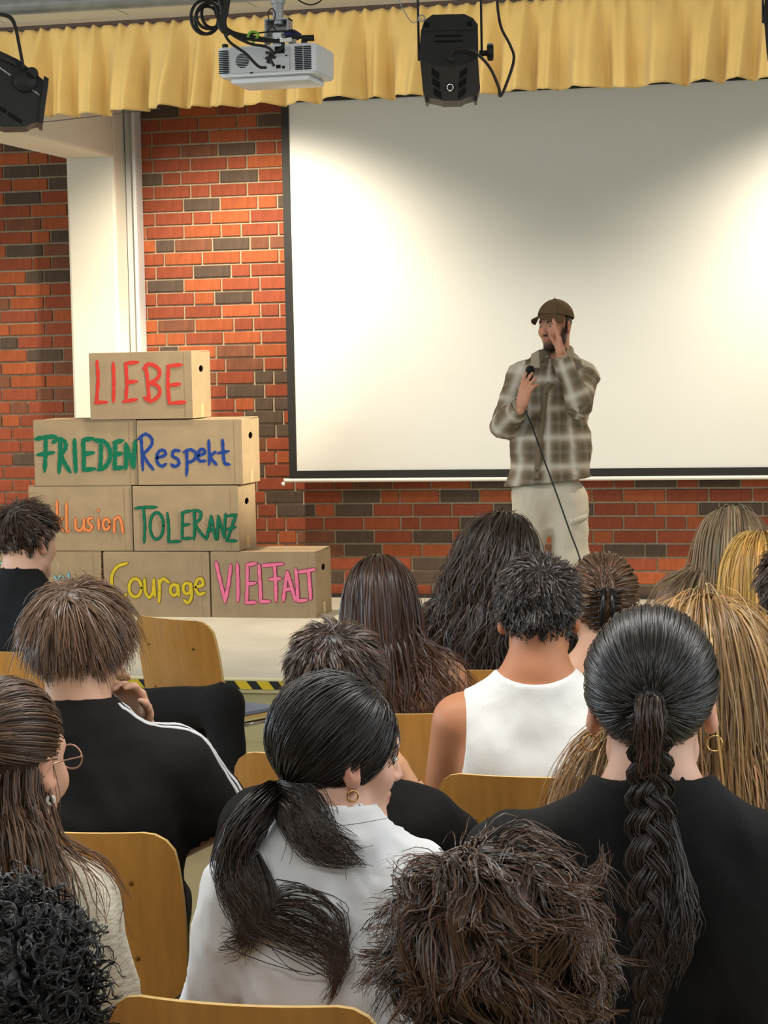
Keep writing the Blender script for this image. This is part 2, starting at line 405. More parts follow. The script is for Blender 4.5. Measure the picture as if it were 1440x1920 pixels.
val = obj('valance_curtain', mesh_np('valance_curtain', V.reshape(-1, 3), F), mat('yellow_cloth', srgb(242, 204, 122), .85, noise=(4, .06), bump=(420, .25), sheen=.25))
_nt = MATS['yellow_cloth'].node_tree; _b = _nt.nodes['Principled BSDF']; _t = _nt.nodes.new('ShaderNodeBsdfTranslucent'); _m = _nt.nodes.new('ShaderNodeMixShader'); _m.inputs[0].default_value = .22; _nt.links.new(_b.inputs['Base Color'].links[0].from_socket, _t.inputs[0]); _nt.links.new(_b.outputs[0], _m.inputs[1]); _nt.links.new(_t.outputs[0], _m.inputs[2]); _nt.links.new(_m.outputs[0], _nt.nodes['Material Output'].inputs[0])   # thin cloth lets the stage light through
tag(val, 'gathered golden yellow valance curtain across the stage front', 'curtain')
sd = val.modifiers.new('thick', 'SOLIDIFY'); sd.thickness = .003
rail = MB().box((-1.75, VAL_Y+.03, CEIL-.008), (6.4, .03, .022), bev=.003).build('curtain_rail', mat('rail_brown', srgb(70, 52, 36), .5))
tag(rail, 'thin dark curtain rail under the white ceiling panels', 'rail')
zw = float(on_y(90, 228, 10.2)[2])
tw = MB().tube([tuple(on_y(-60, 236, 10.3)), tuple(on_y(90, 228, 10.3)), tuple(on_y(190, 217, 10.3)), tuple(on_y(300, 203, 10.3))], .0028, 6).build('draw_cord', mat('cord_grey', srgb(120, 112, 104), .7), smooth=True)
tag(tw, 'thin grey draw cord stretched under the valance at the left', 'cord')

# ================================================================== CARDBOARD BOXES
BY = 11.70
M_card = mat('cardboard', srgb(164, 142, 112), .8, noise=(14, .07), bump=(180, .12), var=.05)
M_cardin = mat('cardboard_inside', srgb(120, 96, 68), .9)
INK = dict(red=srgb(205, 58, 48), green=srgb(10, 110, 78), blue=srgb(30, 62, 140), orange=srgb(232, 140, 82), yellow=srgb(216, 190, 46), pink=srgb(236, 122, 158),
           teal=srgb(128, 190, 190), dkorange=srgb(170, 84, 48), dkyellow=srgb(120, 104, 30), dkpink=srgb(140, 56, 84), dkgreen=srgb(8, 78, 58), dkteal=srgb(70, 130, 140))
def ink(c): return mat('ink_'+c, INK[c], .6, .2, noise=(60, .08))
def ribbon(strokes, width, depth, y):
    """flat marker strokes (in x,z) as a thin raised ribbon"""
    b = MB()
    for si_, s in enumerate(strokes):
        y -= .00012
        P = spline(s, max(4, 6*(len(s)-1)+1)) if len(s) > 2 else np.array([np.array(s[0])*(1-t)+np.array(s[1])*t for t in np.linspace(0, 1, 5)])
        T = np.gradient(P, axis=0); T /= np.linalg.norm(T, axis=1)[:, None]+1e-9
        Nn = np.stack([-T[:, 1], T[:, 0]], 1); wv = width*(1+.12*np.sin(np.arange(len(P))*1.7+P[0, 0]*90))
        wv[0] *= .75; wv[-1] *= .7
        P = np.vstack([P[0]-T[0]*width*.45, P, P[-1]+T[-1]*width*.45]); Nn = np.vstack([Nn[0], Nn, Nn[-1]]); wv = np.r_[width*.3, wv, width*.3]
        A = P+Nn*wv[:, None]/2; B = P-Nn*wv[:, None]/2; n = len(P); V = []
        for yy in (y, y-depth):
            V += [(p[0], yy, p[1]) for p in A]+[(p[0], yy, p[1]) for p in B]
        F = []
        for i in range(n-1):
            F += [(2*n+i, 2*n+i+1, 3*n+i+1, 3*n+i), (i, i+1, 2*n+i+1, 2*n+i), (n+i, 3*n+i, 3*n+i+1, n+i+1)]
        b.add(V, F)
    return b
def ell(cx, cy, rx, ry, n=14): return [(cx+rx*math.cos(2*PI*i/n), cy+ry*math.sin(2*PI*i/n)) for i in range(n+1)]
WORDS = {
 'LIEBE': ('red', None, 14, [[(364, 155), (368, 225), (362, 308)], [(358, 310), (400, 308)], [(425, 162), (427, 235), (426, 305)], [(472, 165), (476, 235), (472, 303)], [(470, 163), (517, 158)], [(476, 234), (512, 230)], [(464, 306), (512, 298)],
   [(548, 178), (555, 240), (560, 302)], [(540, 182), (555, 166), (578, 170), (597, 187), (597, 208), (583, 226), (562, 236)], [(562, 236), (590, 246), (600, 268), (590, 290), (565, 304), (542, 291)], [(632, 175), (630, 240), (635, 310)], [(630, 172), (680, 168)], [(636, 244), (676, 240)], [(635, 312), (695, 308)]]),
 'FRIEDEN': ('green', None, 17, [[(135, 446), (170, 440), (208, 436)], [(172, 440), (171, 500), (168, 565)], [(143, 505), (200, 497)], [(226, 455), (226, 510), (222, 570)], [(200, 458), (222, 446), (244, 458), (246, 480), (228, 505)], [(228, 507), (245, 540), (263, 568)],
   [(280, 450), (282, 510), (285, 568)], [(312, 452), (315, 510), (314, 562)], [(312, 449), (350, 444)], [(318, 502), (350, 498)], [(315, 562), (355, 558)], [(379, 455), (379, 510), (376, 558)], [(358, 451), (392, 457), (412, 487), (412, 520), (396, 550), (370, 561)],
   [(432, 460), (432, 510), (430, 556)], [(428, 459), (460, 452)], [(432, 504), (458, 500)], [(430, 557), (462, 552)], [(473, 556), (474, 510), (473, 465)], [(473, 465), (488, 510), (502, 552)], [(502, 552), (504, 500), (508, 455)]]),
 'Respekt': ('blue', None, 12, [[(530, 440), (533, 500), (536, 562)], [(519, 447), (545, 428), (568, 443), (570, 465), (555, 486), (536, 502)], [(536, 504), (555, 535), (575, 560)], [(590, 517), (620, 506), (616, 490), (600, 490), (588, 512), (592, 536), (608, 548), (623, 540)],
   [(673, 490), (652, 490), (648, 510), (667, 522), (671, 540), (655, 549), (643, 541)], [(700, 488), (702, 540), (700, 581)], [(690, 495), (715, 486), (735, 500), (728, 524), (705, 535)], [(745, 509), (768, 499), (763, 485), (750, 488), (742, 510), (750, 528), (770, 528)],
   [(783, 452), (785, 500), (785, 541)], [(808, 494), (790, 514), (812, 541)], [(835, 450), (838, 500), (843, 535), (861, 542)], [(818, 499), (857, 492)]]),
 'Inklusion': ('orange', 'dkorange', 9, [[(126, 668), (124, 730), (122, 792)], [(150, 792), (150, 745)], [(150, 750), (168, 738), (178, 760), (180, 792)], [(214, 680), (215, 740), (214, 792)], [(236, 742), (217, 765), (238, 790)], [(250, 685), (250, 745), (252, 790), (260, 790)],
   [(283, 745), (286, 780), (302, 790), (314, 770), (316, 745)], [(316, 765), (319, 790)], [(347, 742), (332, 747), (334, 762), (346, 774), (336, 790), (326, 786)], [(370, 742), (372, 786)], [(369, 712), (371, 716)], ell(400, 766, 12, 20), [(429, 797), (430, 742)], [(430, 752), (446, 738), (456, 760), (462, 798)]]),
 'TOLERANZ': ('green', 'dkgreen', 8, [[(508, 706), (545, 702), (587, 702)], [(538, 705), (543, 770), (541, 834)], ell(588, 772, 25, 50), [(628, 725), (633, 780), (632, 832)], [(632, 832), (675, 830)], [(685, 722), (684, 770), (683, 820)], [(682, 722), (718, 715)], [(684, 770), (710, 766)], [(683, 820), (722, 818)],
   [(728, 715), (730, 770), (728, 822)], [(726, 713), (752, 720), (750, 745), (730, 765)], [(730, 766), (750, 795), (773, 822)], [(775, 822), (784, 780), (793, 735)], [(793, 735), (800, 780), (809, 822)], [(779, 792), (806, 786)], [(816, 822), (818, 735)], [(818, 735), (830, 775), (841, 815)], [(841, 815), (846, 728)],
   [(846, 736), (886, 730)], [(886, 730), (868, 780), (850, 828)], [(850, 828), (888, 828)], [(850, 786), (883, 776)]]),
 'Zivil': ('teal', 'dkteal', 8, [[(-14, 914), (32, 908)], [(32, 908), (14, 948), (-6, 988)], [(-6, 988), (30, 984)], [(0, 950), (26, 946)], [(62, 942), (64, 986)], [(62, 918), (63, 922)], [(88, 942), (104, 986)], [(104, 986), (120, 940)], [(146, 942), (148, 986)], [(146, 916), (147, 921)], [(176, 912), (178, 986)],
   [(206, 962), (216, 984)], [(216, 984), (228, 958)], [(238, 962), (240, 984)], [(258, 950), (260, 984)]]),
 'Courage': ('yellow', 'dkyellow', 11, [[(476, 912), (440, 926), (420, 962), (426, 1010), (462, 1036), (474, 1028)], ell(508, 1004, 23, 34), [(543, 972), (546, 1018), (560, 1040), (575, 1018), (578, 972)], [(578, 990), (582, 1036)], [(597, 1056), (599, 1010), (597, 976)], [(598, 990), (612, 970), (634, 984)],
   ell(654, 1012, 14, 20), [(668, 992), (672, 1034)], ell(702, 1006, 14, 20), [(717, 988), (719, 1035), (706, 1060), (692, 1050)], [(735, 1002), (762, 992), (756, 970), (740, 976), (734, 1005), (748, 1028), (768, 1022)]]),
 'VIELFALT': ('pink', 'dkpink', 12, [[(811, 910), (828, 985), (845, 1055)], [(845, 1055), (858, 985), (866, 920)], [(890, 915), (893, 985), (893, 1052)], [(928, 922), (928, 990), (925, 1060)], [(924, 919), (960, 912)], [(930, 990), (958, 986)], [(922, 1060), (960, 1058)], [(972, 920), (976, 990), (979, 1055)], [(979, 1056), (1012, 1055)],
   [(1030, 920), (1034, 985), (1036, 1052)], [(988, 921), (1060, 914)], [(1012, 972), (1052, 970)], [(1063, 1052), (1070, 1000), (1078, 945)], [(1078, 945), (1094, 1000), (1108, 1050)], [(1068, 1012), (1098, 1006)], [(1110, 935), (1115, 990), (1118, 1053)], [(1118, 1053), (1150, 1050)], [(1124, 945), (1180, 935)], [(1158, 942), (1162, 990), (1166, 1045)]])}
HZ = COURSE
def carton(word, pl, pr, ptop, pbot, label, dy=0.0, dep=.34, zfloor=None):
    Y = BY+dy
    a = on_y(pl, (ptop+pbot)/2, Y); b = on_y(pr, (ptop+pbot)/2, Y); zt = on_y((pl+pr)/2, ptop, Y)[2]; zb = on_y((pl+pr)/2, pbot, Y)[2]
    if zfloor is not None: zb = zfloor
    xl, xr_ = a[0], b[0]; xm = (xl+xr_)/2
    t = empty('cardboard_box', (xm, Y+dep/2, zb)); tag(t, label, 'box', 'lettered moving boxes stacked on the stage')
    H = zt-zb; W = xr_-xl; e = .002
    bd = MB()                                          # four walls (right wall with hand hole) and floor
    bd.box((0, -dep/2+.002, H/2), (W, .004, H)); bd.box((0, dep/2-.002, H/2), (W, .004, H))
    bd.box((-W/2+.002, 0, H/2), (.004, dep-.008, H)); bd.box((0, 0, .003), (W-.01, dep-.01, .006))
    outer = [(-dep/2+.004, .0), (dep/2-.004, .0), (dep/2-.004, H), (-dep/2+.004, H)]
    hole = [(.0+.038*math.cos(2*PI*i/16), H*.74+.020*math.sin(2*PI*i/16)) for i in range(16)]
    hole = [(y_*1.0, z_) for y_, z_ in hole]
    for xx_, flip in ((W/2, False), (W/2-.004, True)):
        pts = outer+hole; tri = tessellate_polygon([[Vector((p[0], p[1], 0)) for p in outer], [Vector((p[0], p[1], 0)) for p in hole[::-1]]])
        allp = outer+hole[::-1]
        bd.add([(xx_, p[0], p[1]) for p in allp], [q[::-1] if flip else q for q in tri])
    o = bd.build('body', M_card, t)
    # flaps and the tape seam
    for s in (-1, 1):
        f = MB(); g = random.uniform(.003, .009)
        f.box((0, s*(dep/4+.001), 0), (W-.004, dep/2-.006, .005), bev=.001)
        fo = f.build('top_flap', M_card, t, loc=(0, 0, H+.001+(.002 if s > 0 else 0))); fo.rotation_euler = (random.uniform(0, .02)*s, random.uniform(-.004, .004), 0)
    MB().box((W/2+.0006, dep*.02, H*.10), (.0012, .05, H*.20)).build('seam_tape', mat('card_tape', srgb(196, 170, 128), .35), t)
    MB().box((W/2-.045, -dep/2-.0004, H/2), (.0015, .0012, H-.01)).build('fold_line', mat('card_crease', srgb(150, 122, 90), .8), t)
    colr, out_, wpx, strokes = WORDS[word]
    k = FPX/(at(0, 0, 1)@CF if False else 1)
    def tr(p): q = on_y(p[0]/2, 600+p[1]/2, Y); return (q[0]-xm, q[2]-zb)
    S = [[tr(p) for p in s] for s in strokes]
    wm = wpx/2/FPX*12.6
    if out_: ribbon(S, wm*1.45, .0006, -dep/2-.0002).build('lettering_outline', ink(out_), t)
    ribbon(S, wm, .0006, -dep/2-(.0040 if out_ else .0002)).build('lettering', ink(colr), t)
    return t
carton('Zivil', -14, 190, 1036, 1158, 'bottom left cardboard box half hidden behind the dark-haired man', zfloor=STAGE)
carton('Courage', 195, 393, 1036, 1158, 'cardboard box lettered Courage in yellow', zfloor=STAGE)
carton('VIELFALT', 396, 592, 1036, 1158, 'cardboard box lettered VIELFALT in pink', zfloor=STAGE)
zr = [on_y(300, yy, BY)[2]+.006 for yy in (1036.0, 912.0, 788.0)]
carton('Inklusion', 55, 248, 912, 1034, 'cardboard box lettered Inklusion in orange', dy=.01, zfloor=zr[0]+.003)
carton('TOLERANZ', 250, 447, 912, 1034, 'cardboard box lettered TOLERANZ in dark green', dy=.005, zfloor=zr[0]+.003)
carton('FRIEDEN', 64, 257, 788, 910, 'cardboard box lettered FRIEDEN in green', dy=.01, zfloor=zr[1]+.003)
carton('Respekt', 258, 454, 788, 910, 'cardboard box lettered Respekt in blue', dy=.005, zfloor=zr[1]+.003)
carton('LIEBE', 168, 360, 661, 783, 'topmost cardboard box lettered LIEBE in red', dy=.0, zfloor=zr[2]+.003)

# ================================================================== LIGHTING PIPE, PROJECTOR, SPOTLIGHTS
RD = 7.7                                               # how far the rig hangs from the viewer
M_black = mat('black_metal', srgb(26, 26, 28), .5, .4, bump=(300, .05))
M_black2 = mat('black_rear_plate', srgb(44, 38, 34), .55, .4)
M_void = mat('vent_void', srgb(6, 6, 6), .9)
M_steel = mat('galvanised_steel', srgb(178, 178, 178), .42, metal=.45, noise=(18, .15))
M_chrome = mat('chrome', srgb(200, 200, 205), .12, metal=1.0)
M_cable = mat('cable_black', srgb(20, 20, 20), .5)
pa, pb_ = at(-40, 16, RD), at(400, -9, RD); dv = (pb_-pa)/np.linalg.norm(pb_-pa)
pipe_e = pa+dv*2.6
pp_ = MB().tube([tuple(pa-dv*.5), tuple(pipe_e)], .031, 20).build('lighting_pipe', M_steel, smooth=True, auto=40)
tag(pp_, 'grey galvanised lighting pipe under the ceiling', 'pipe')
def frame_at(x, y, depth):
    """origin and axes: right, forward (away, level) and up seen from here"""
    o = at(x, y, depth); f = ray(x, y).copy(); f[2] = 0; f /= np.linalg.norm(f); r = np.array([f[1], -f[0], 0]); return o, r, f
# ---- projector, square to the wall
pj = at(498, 112, 7.3); S = 7.3/FPX
prj = empty('projector', pj, 0); tag(prj, 'white ceiling projector with vented rear panel and cables', 'projector')
pw, ph, pd = .355, .100, .27
M_pw = mat('projector_white', srgb(240, 240, 242), .4, .5)
bm = bmesh.new(); bmesh.ops.create_cube(bm, size=1)
for v in bm.verts: v.co = Vector((v.co.x*pw, v.co.y*pd+pd/2, v.co.z*ph))
bmesh.ops.bevel(bm, geom=[e for e in bm.edges if abs(e.verts[0].co.z-e.verts[1].co.z) > .05], offset=.03, segments=5, affect='EDGES', profile=.5)
for v in bm.verts:
    if v.co.z < 0: v.co.x *= .985; v.co.y = v.co.y*.98+.006
bmesh.ops.bevel(bm, geom=[e for e in bm.edges if abs(e.verts[0].co.z-e.verts[1].co.z) < .001 and abs(e.verts[0].co.z) > .04], offset=.006, segments=2, affect='EDGES')
me = bpy.data.meshes.new('projector_body'); bm.to_mesh(me); bm.free()
for p in me.polygons: p.use_smooth = True
me.set_sharp_from_angle(angle=math.radians(35)); obj('body', me, M_pw, prj)
MB().box((0, pd/2+.01, -ph/2-.010), (pw*.80, pd*.75, .022), bev=.010).build('underside', M_pw, prj, auto=40)
rp = MB().box((-.02, -.0015, 0), (.21, .004, ph*.82), bev=.001).build('rear_panel', mat('projector_panel', srgb(206, 206, 208), .5), prj)
for k in range(13):
    for (xx, wd) in ((-.150, .034), (.118, .026), (.149, .026)):
        MB().box((xx, -.001, -.038+k*.0062), (wd, .006, .0032)).build('vent_slot', M_void, prj)
for k in range(9):
    z = -.022+k*.0055; hw = math.sqrt(max(.0, .024**2-(z)**2))
    if hw > .004: MB().box((-.082, -.004, z), (2*hw, .002, .0030)).build('fan_slot', M_void, rp)
for (xx, zz, w_, h_) in ((.052, .030, .034, .024), (.046, -.026, .016, .012), (.064, -.029, .009, .009), (.075, .010, .006, .005), (-.05, -.042, .010, .005)):
    MB().box((xx, -.004, zz), (w_, .004, h_), bev=.001).build('socket', M_void, rp)
for (xx, zz) in ((.008, .022), (.022, .022), (.032, .006), (.018, .006), (.006, .004), (.015, -.010)):
    MB().lathe([(.0055, -.003), (.0055, .003)], 12, Matrix.Translation((xx, -.005, zz)) @ Matrix.Rotation(PI/2, 4, 'X')).build('jack', M_black, rp)
MB().lathe([(.011, 0), (.011, .012), (.007, .014)], 12, Matrix.Translation((-.15, .02, ph/2))).build('foot', M_black2, prj, auto=40)
MB().lathe([(.011, 0), (.011, .012), (.007, .014)], 12, Matrix.Translation((.13, .03, ph/2))).build('foot', M_black2, prj, auto=40)
# ---- projector mount
mo = at(518, 60, 7.36); mt = empty('projector_mount', mo); tag(mt, 'silver ceiling bracket holding the projector', 'bracket')
up = CEIL-mo[2]
MB().cyl((0, .03, .03), (0, .03, up), .019, 16).lathe([(.026, 0), (.026, .014)], 16, Matrix.Translation((0, .03, .10))).lathe([(.024, 0), (.024, .012)], 16, Matrix.Translation((0, .03, .135))).build('pole', M_steel, mt, auto=40)
MB().box((0, .03, .045), (.085, .06, .006)).box((-.040, .03, .005), (.005, .055, .085)).box((.040, .03, .005), (.005, .055, .085)).box((0, .058, .01), (.08, .004, .075)).build('bracket', M_steel, mt)
MB().box((0, .03, -.022), (.032, .05, .042), bev=.004).build('lower_arm', M_pw, mt)
MB().lathe([(.024, -.052), (.024, -.044), (.012, -.044), (.012, .044), (.024, .044), (.024, .052)], 18, Matrix.Translation((.008, .02, -.022)) @ Matrix.Rotation(PI/2, 4, 'Y')).build('joint', M_steel, mt, auto=40)
for xx in (-.02, .0, .022): MB().lathe([(.008, 0), (.008, .01)], 6, Matrix.Translation((xx, -.002, -.03)) @ Matrix.Rotation(PI/2, 4, 'X')).build('bolt', M_chrome, mt)
# ---- cables
def cable(name, px, depth, r, m, label, n=40, spread=0.0):
    pts = spline([at(x, y, depth+(dz if len(q) > 2 else 0)) for q in px for (x, y, dz) in [tuple(q)+(0,)*(3-len(q))]], n)
    o = MB().tube(pts, r, 7).build(name, m, smooth=True); tag(o, label, 'cable'); return o
loop = lambda cx, cy_, rx, ry, a0=0, turns=1.0, n=14: [(cx+rx*math.cos(a0+2*PI*turns*i/n), cy_+ry*math.sin(a0+2*PI*turns*i/n)) for i in range(n+1)]
coil = empty('cable_coil', at(390, 30, 7.15)); tag(coil, 'coiled black cables hanging from the pipe beside the projector', 'cable')
for i, (cx_, cy_, rx, ry) in enumerate(((384, 32, 26, 32), (392, 30, 24, 24), (388, 38, 22, 26), (398, 26, 20, 26))):
    P = spline([at(x, y, 7.15+i*.012) for x, y in loop(cx_, cy_, rx, ry, i)], 48); ob = MB().tube(P, .0055, 7, cap=False).build('loop', M_cable, coil, smooth=True); ob.matrix_parent_inverse = Matrix.Translation(-Vector(coil.location))
for i, px in enumerate((((422, -4), (420, 20), (415, 45), (424, 62)), ((428, -4), (424, 22), (420, 44), (428, 66)), ((412, -2), (418, 25), (412, 46), (420, 60)))):
    ob = MB().tube(spline([at(x, y, 7.1) for x, y in px], 20), .009, 8).build('strand', M_cable, coil, smooth=True); ob.matrix_parent_inverse = Matrix.Translation(-Vector(coil.location))
cable('cable', [(416, 52), (430, 78), (460, 100), (484, 124), (500, 127)], 7.14, .0050, M_cable, 'black cable plugged into the lower left of the projector')
cable('cable', [(420, 50), (440, 62), (480, 70), (520, 76), (545, 70), (566, 70)], 7.16, .0062, M_cable, 'black cable running over the top of the projector')
cable('cable', [(422, 55), (450, 70), (490, 76), (530, 80), (520, 96), (506, 104), (502, 118)], 7.12, .0055, M_cable, 'black cable looping down the middle of the projector panel')
cable('cable', [(418, 50), (440, 68), (470, 82), (500, 88), (512, 100), (508, 112), (514, 124)], 7.1, .0050, M_cable, 'black cable hanging over the projector sockets')
cable('cable', [(400, -2), (402, 20), (410, 40), (424, 60), (450, 66), (500, 60), (545, 58), (556, 62)], 7.18, .0028, M_cable, 'thin black cable beside the silver bracket')
cable('cable', [(500, 60), (512, 44), (516, 26), (510, 16), (503, 24), (506, 42), (520, 60)], 7.2, .0022, M_cable, 'thin black wire looped round the silver bracket')
cable('cable', [(552, -6), (566, 4), (582, 9), (598, 4), (606, -6)], 7.8, .0028, M_cable, 'thin black cable sagging from the ceiling beside the bracket')
cable('cable', [(463, 76), (468, 62), (478, 60), (484, 66), (474, 80)], 7.15, .0045, mat('cable_green', srgb(128, 190, 60), .5), 'green wire at the top left of the projector')
pl = MB().tube(spline([at(534, 66, 7.2), at(548, 62, 7.2), at(562, 70, 7.2)], 10), .013, 10).build('blue_plug', mat('plug_blue', srgb(34, 44, 96), .5), smooth=True); tag(pl, 'dark blue cable plug on top of the projector', 'plug')
pl = MB().cyl(tuple(at(566, 72, 7.17)), tuple(at(589, 71, 7.17)), .0105, 12).build('black_plug', M_cable, smooth=True, auto=40); tag(pl, 'black cable connector on top of the projector', 'plug')
pl = MB().cyl(tuple(at(525, 77, 7.12)), tuple(at(547, 74, 7.12)), .0075, 10).build('cable_tag', mat('tag_white', srgb(230, 230, 226), .5)); tag(pl, 'white label wrapped around the projector cable', 'label')
# ---- spotlight seen from behind
def spotlight(px, py, label):
    o, r, f = frame_at(px, py, RD); ang = math.atan2(r[1], r[0]); k = RD/FPX
    t = empty('spotlight', o, ang); tag(t, label, 'spotlight', 'stage spotlights on the pipe')
    U = lambda X, Z: ((X-842)*k, (108-Z)*k)            # photo px of the middle lamp -> local x, z
    def prism(poly, y0_, y1_, bev=.0):
        P = [U(*p) for p in poly]; n = len(P); V = [(p[0], y0_, p[1]) for p in P]+[(p[0], y1_, p[1]) for p in P]
        return V, [list(range(n))[::-1], [n+i for i in range(n)]]+[(i, (i+1) % n, n+(i+1) % n, n+i) for i in range(n)]
    V, F = prism([(790, 58), (797, 38), (812, 28), (872, 28), (888, 36), (897, 48), (897, 100), (893, 116), (868, 126), (842, 128), (812, 126), (790, 116), (786, 100)][::-1], .0, .20)
    MB().add(V, F).build('housing', M_black, t)
    V, F = prism([(788, 114), (815, 124), (842, 127), (870, 124), (896, 112), (899, 168), (894, 180), (872, 185), (864, 190), (830, 190), (818, 186), (796, 182), (792, 170)][::-1], -.03, .16)
    MB().add(V, F).build('rear_plate', M_black2, t)
    for sgn in (-1, 1):
        for i in range(3):
            x_ = 842-sgn*26-(-sgn)*i*1.5; y_ = 138+i*18
            V, F = prism([(x_-7, y_-5-sgn*5), (x_+7, y_-5+sgn*5), (x_+7, y_+8+sgn*5), (x_-7, y_+8-sgn*5)] if sgn > 0 else [(x_-7, y_-5+5), (x_+7, y_-5-5), (x_+7, y_+8-5), (x_-7, y_+8+5)], -.0325, -.028)
            MB().add(V, [q[::-1] for q in F]).build('vent_slot', M_void, t)
    for yy in (68, 78):
        V, F = prism([(815, yy-2), (868, yy-2), (868, yy+2), (815, yy+2)], -.003, .002); MB().add(V, [q[::-1] for q in F]).build('top_slot', M_void, t)
    for xx in (801, 881):
        V, F = prism([(xx-5, 42), (xx+5, 42), (xx+5, 51), (xx-5, 51)], -.003, .002); MB().add(V, [q[::-1] for q in F]).build('clip', M_void, t)
    MB().add(*prism([(794, 52), (892, 52), (892, 58), (794, 58)][::-1], -.008, .0)).build('rib', M_black, t)
    x_, z_ = U(843, 166); MB().lathe([(.015, 0), (.016, .006), (.012, .012)], 18, Matrix.Translation((x_, -.032, z_)) @ Matrix.Rotation(PI/2, 4, 'X')).build('focus_ring', M_chrome, t, auto=40)
    MB().lathe([(.010, 0), (.010, .018), (.007, .020)], 16, Matrix.Translation((x_, -.032, z_)) @ Matrix.Rotation(PI/2, 4, 'X')).build('focus_knob', M_black, t, auto=40)
    for xx in (799, 891):
        a_ = U(xx, 186); MB().box((a_[0], .05, a_[1]), (.010, .12, .018)).build('foot', M_black, t)
    a_, b_ = U(899, 97), U(921, 97); MB().cyl((a_[0], .06, a_[1]), (b_[0], .06, b_[1]), .011, 12).build('knob_stem', M_black, t, auto=40)
    MB().lathe([(.020, -.012), (.031, -.010), (.033, 0), (.031, .010), (.020, .012)], 16, Matrix.Translation((U(920, 95)[0], .06, U(920, 95)[1])) @ Matrix.Rotation(PI/2, 4, 'Y')).build('knob', M_black, t, auto=50)
    top = (CEIL-.02-o[2])
    for xx in (785, 904):
        a_, b_ = U(xx, 108), U(xx, 0); MB().cyl((a_[0], .06, a_[1]), (b_[0], .06, min(top, .45)), .0045, 8).build('yoke_arm', M_black, t)
    e1, e2 = U(792, 34), U(792, 34); MB().tube([(e1[0]+.011*math.cos(a), .0, e1[1]+.011*math.sin(a)) for a in np.linspace(0, 2*PI, 16)], .003, 6).build('eyelet', M_steel, t, smooth=True)
    MB().tube(spline([(U(792, 34)[0], 0, U(792, 34)[1]), (U(776, 42)[0], 0, U(776, 42)[1]), (U(766, 30)[0], .02, U(766, 30)[1]), (U(752, 2)[0], .05, U(752, 2)[1]), (U(746, -20)[0], .05, U(746, -20)[1])], 20), .0018, 6).build('safety_wire', M_steel, t, smooth=True)
    pc = [(845, 112, -.03), (852, 99, -.05), (872, 96, -.05), (895, 106, -.04), (918, 130, -.02), (934, 165, 0), (937, 181, .01), (948, 160, .03), (964, 112, .05), (958, 84, .06), (942, 52, .06), (936, 20, .06), (934, -16, .06)]
    MB().tube(spline([(U(x_, z_)[0], y_, U(x_, z_)[1]) for x_, z_, y_ in pc], 70), .0055, 8).build('power_cable', mat('cable_brown', srgb(46, 38, 34), .5), t, smooth=True)
    MB().lathe([(.010, 0), (.010, .012)], 12, Matrix.Translation((U(845, 112)[0], -.028, U(845, 112)[1])) @ Matrix.Rotation(PI/2, 4, 'X')).build('gland', M_black2, t)
    return t
spotlight(842, 108, 'black stage spotlight in the middle, hanging in front of the valance')
spotlight(1488, 36, 'black stage spotlight cut off by the right edge')
# ---- spotlight at the left edge, seen from its side, aimed down to the right
o, r, f = frame_at(40, 170, RD); t = empty('spotlight', o, math.atan2(r[1], r[0])); tag(t, 'black stage spotlight seen from the side at the left edge', 'spotlight', 'stage spotlights on the pipe')
k = RD/FPX; U = lambda X, Z: ((X-40)*k, (170-Z)*k)
def prism2(poly, y0_, y1_):
    P = [U(*p) for p in poly][::-1]; n = len(P); V = [(p[0], y0_, p[1]) for p in P]+[(p[0], y1_, p[1]) for p in P]
    return V, [list(range(n))[::-1], [n+i for i in range(n)]]+[(i, (i+1) % n, n+(i+1) % n, n+i) for i in range(n)]
MB().add(*prism2([(-90, 60), (-30, 86), (0, 101), (36, 118), (70, 146), (84, 158), (76, 216), (70, 233), (58, 235), (48, 241), (6, 242), (-60, 222), (-110, 180)], -.08, .10)).build('housing', M_black, t)
MB().add(*prism2([(82, 149), (91, 154), (77, 238), (70, 235)], -.10, .12)).build('colour_frame', M_black, t)
MB().add(*prism2([(-40, 100), (-2, 104), (30, 124), (34, 132), (-4, 114), (-42, 108)], -.10, -.07)).build('top_vent', M_black2, t)
for poly in ([(16, 214), (40, 230), (38, 236), (14, 221)], [(-6, 200), (12, 210), (10, 217), (-8, 207)]): MB().add(*prism2(poly, -.084, -.07)).build('vent_slot', M_void, t)
for (a_, b_) in (((0, 131), (22, 147)), ((50, 166), (74, 183))):
    s = []
    for q in range(9):
        u0 = q/9; x_, z_ = a_[0]+(b_[0]-a_[0])*u0, a_[1]+(b_[1]-a_[1])*u0; s.append([(x_, z_-2.2*random.random()), (x_+1.6, z_+1.2), (x_+1.0, z_+3.2), (x_-.4, z_+2)])
    bl = MB()
    for q in s: bl.add(*prism2(q, -.0815, -.080))
    bl.build('maker_print', mat('print_white', srgb(225, 225, 225), .5), t)
yk = spline([(*U(-46, 60), 0)[:2], U(-20, 43), U(4, 40), U(22, 46), U(30, 62), U(36, 95), U(43, 140)], 30)
MB().add(*(lambda P: ([(p[0]+dx, y_, p[1]+dz) for p in P for (dx, dz, y_) in ((0, 0, -.115), (0, 0, -.085), (.010, .008, -.085), (.010, .008, -.115))], [(4*i+a, 4*i+(a+1) % 4, 4*i+4+(a+1) % 4, 4*i+4+a) for i in range(len(P)-1) for a in range(4)]))(yk)).build('yoke', M_black, t)
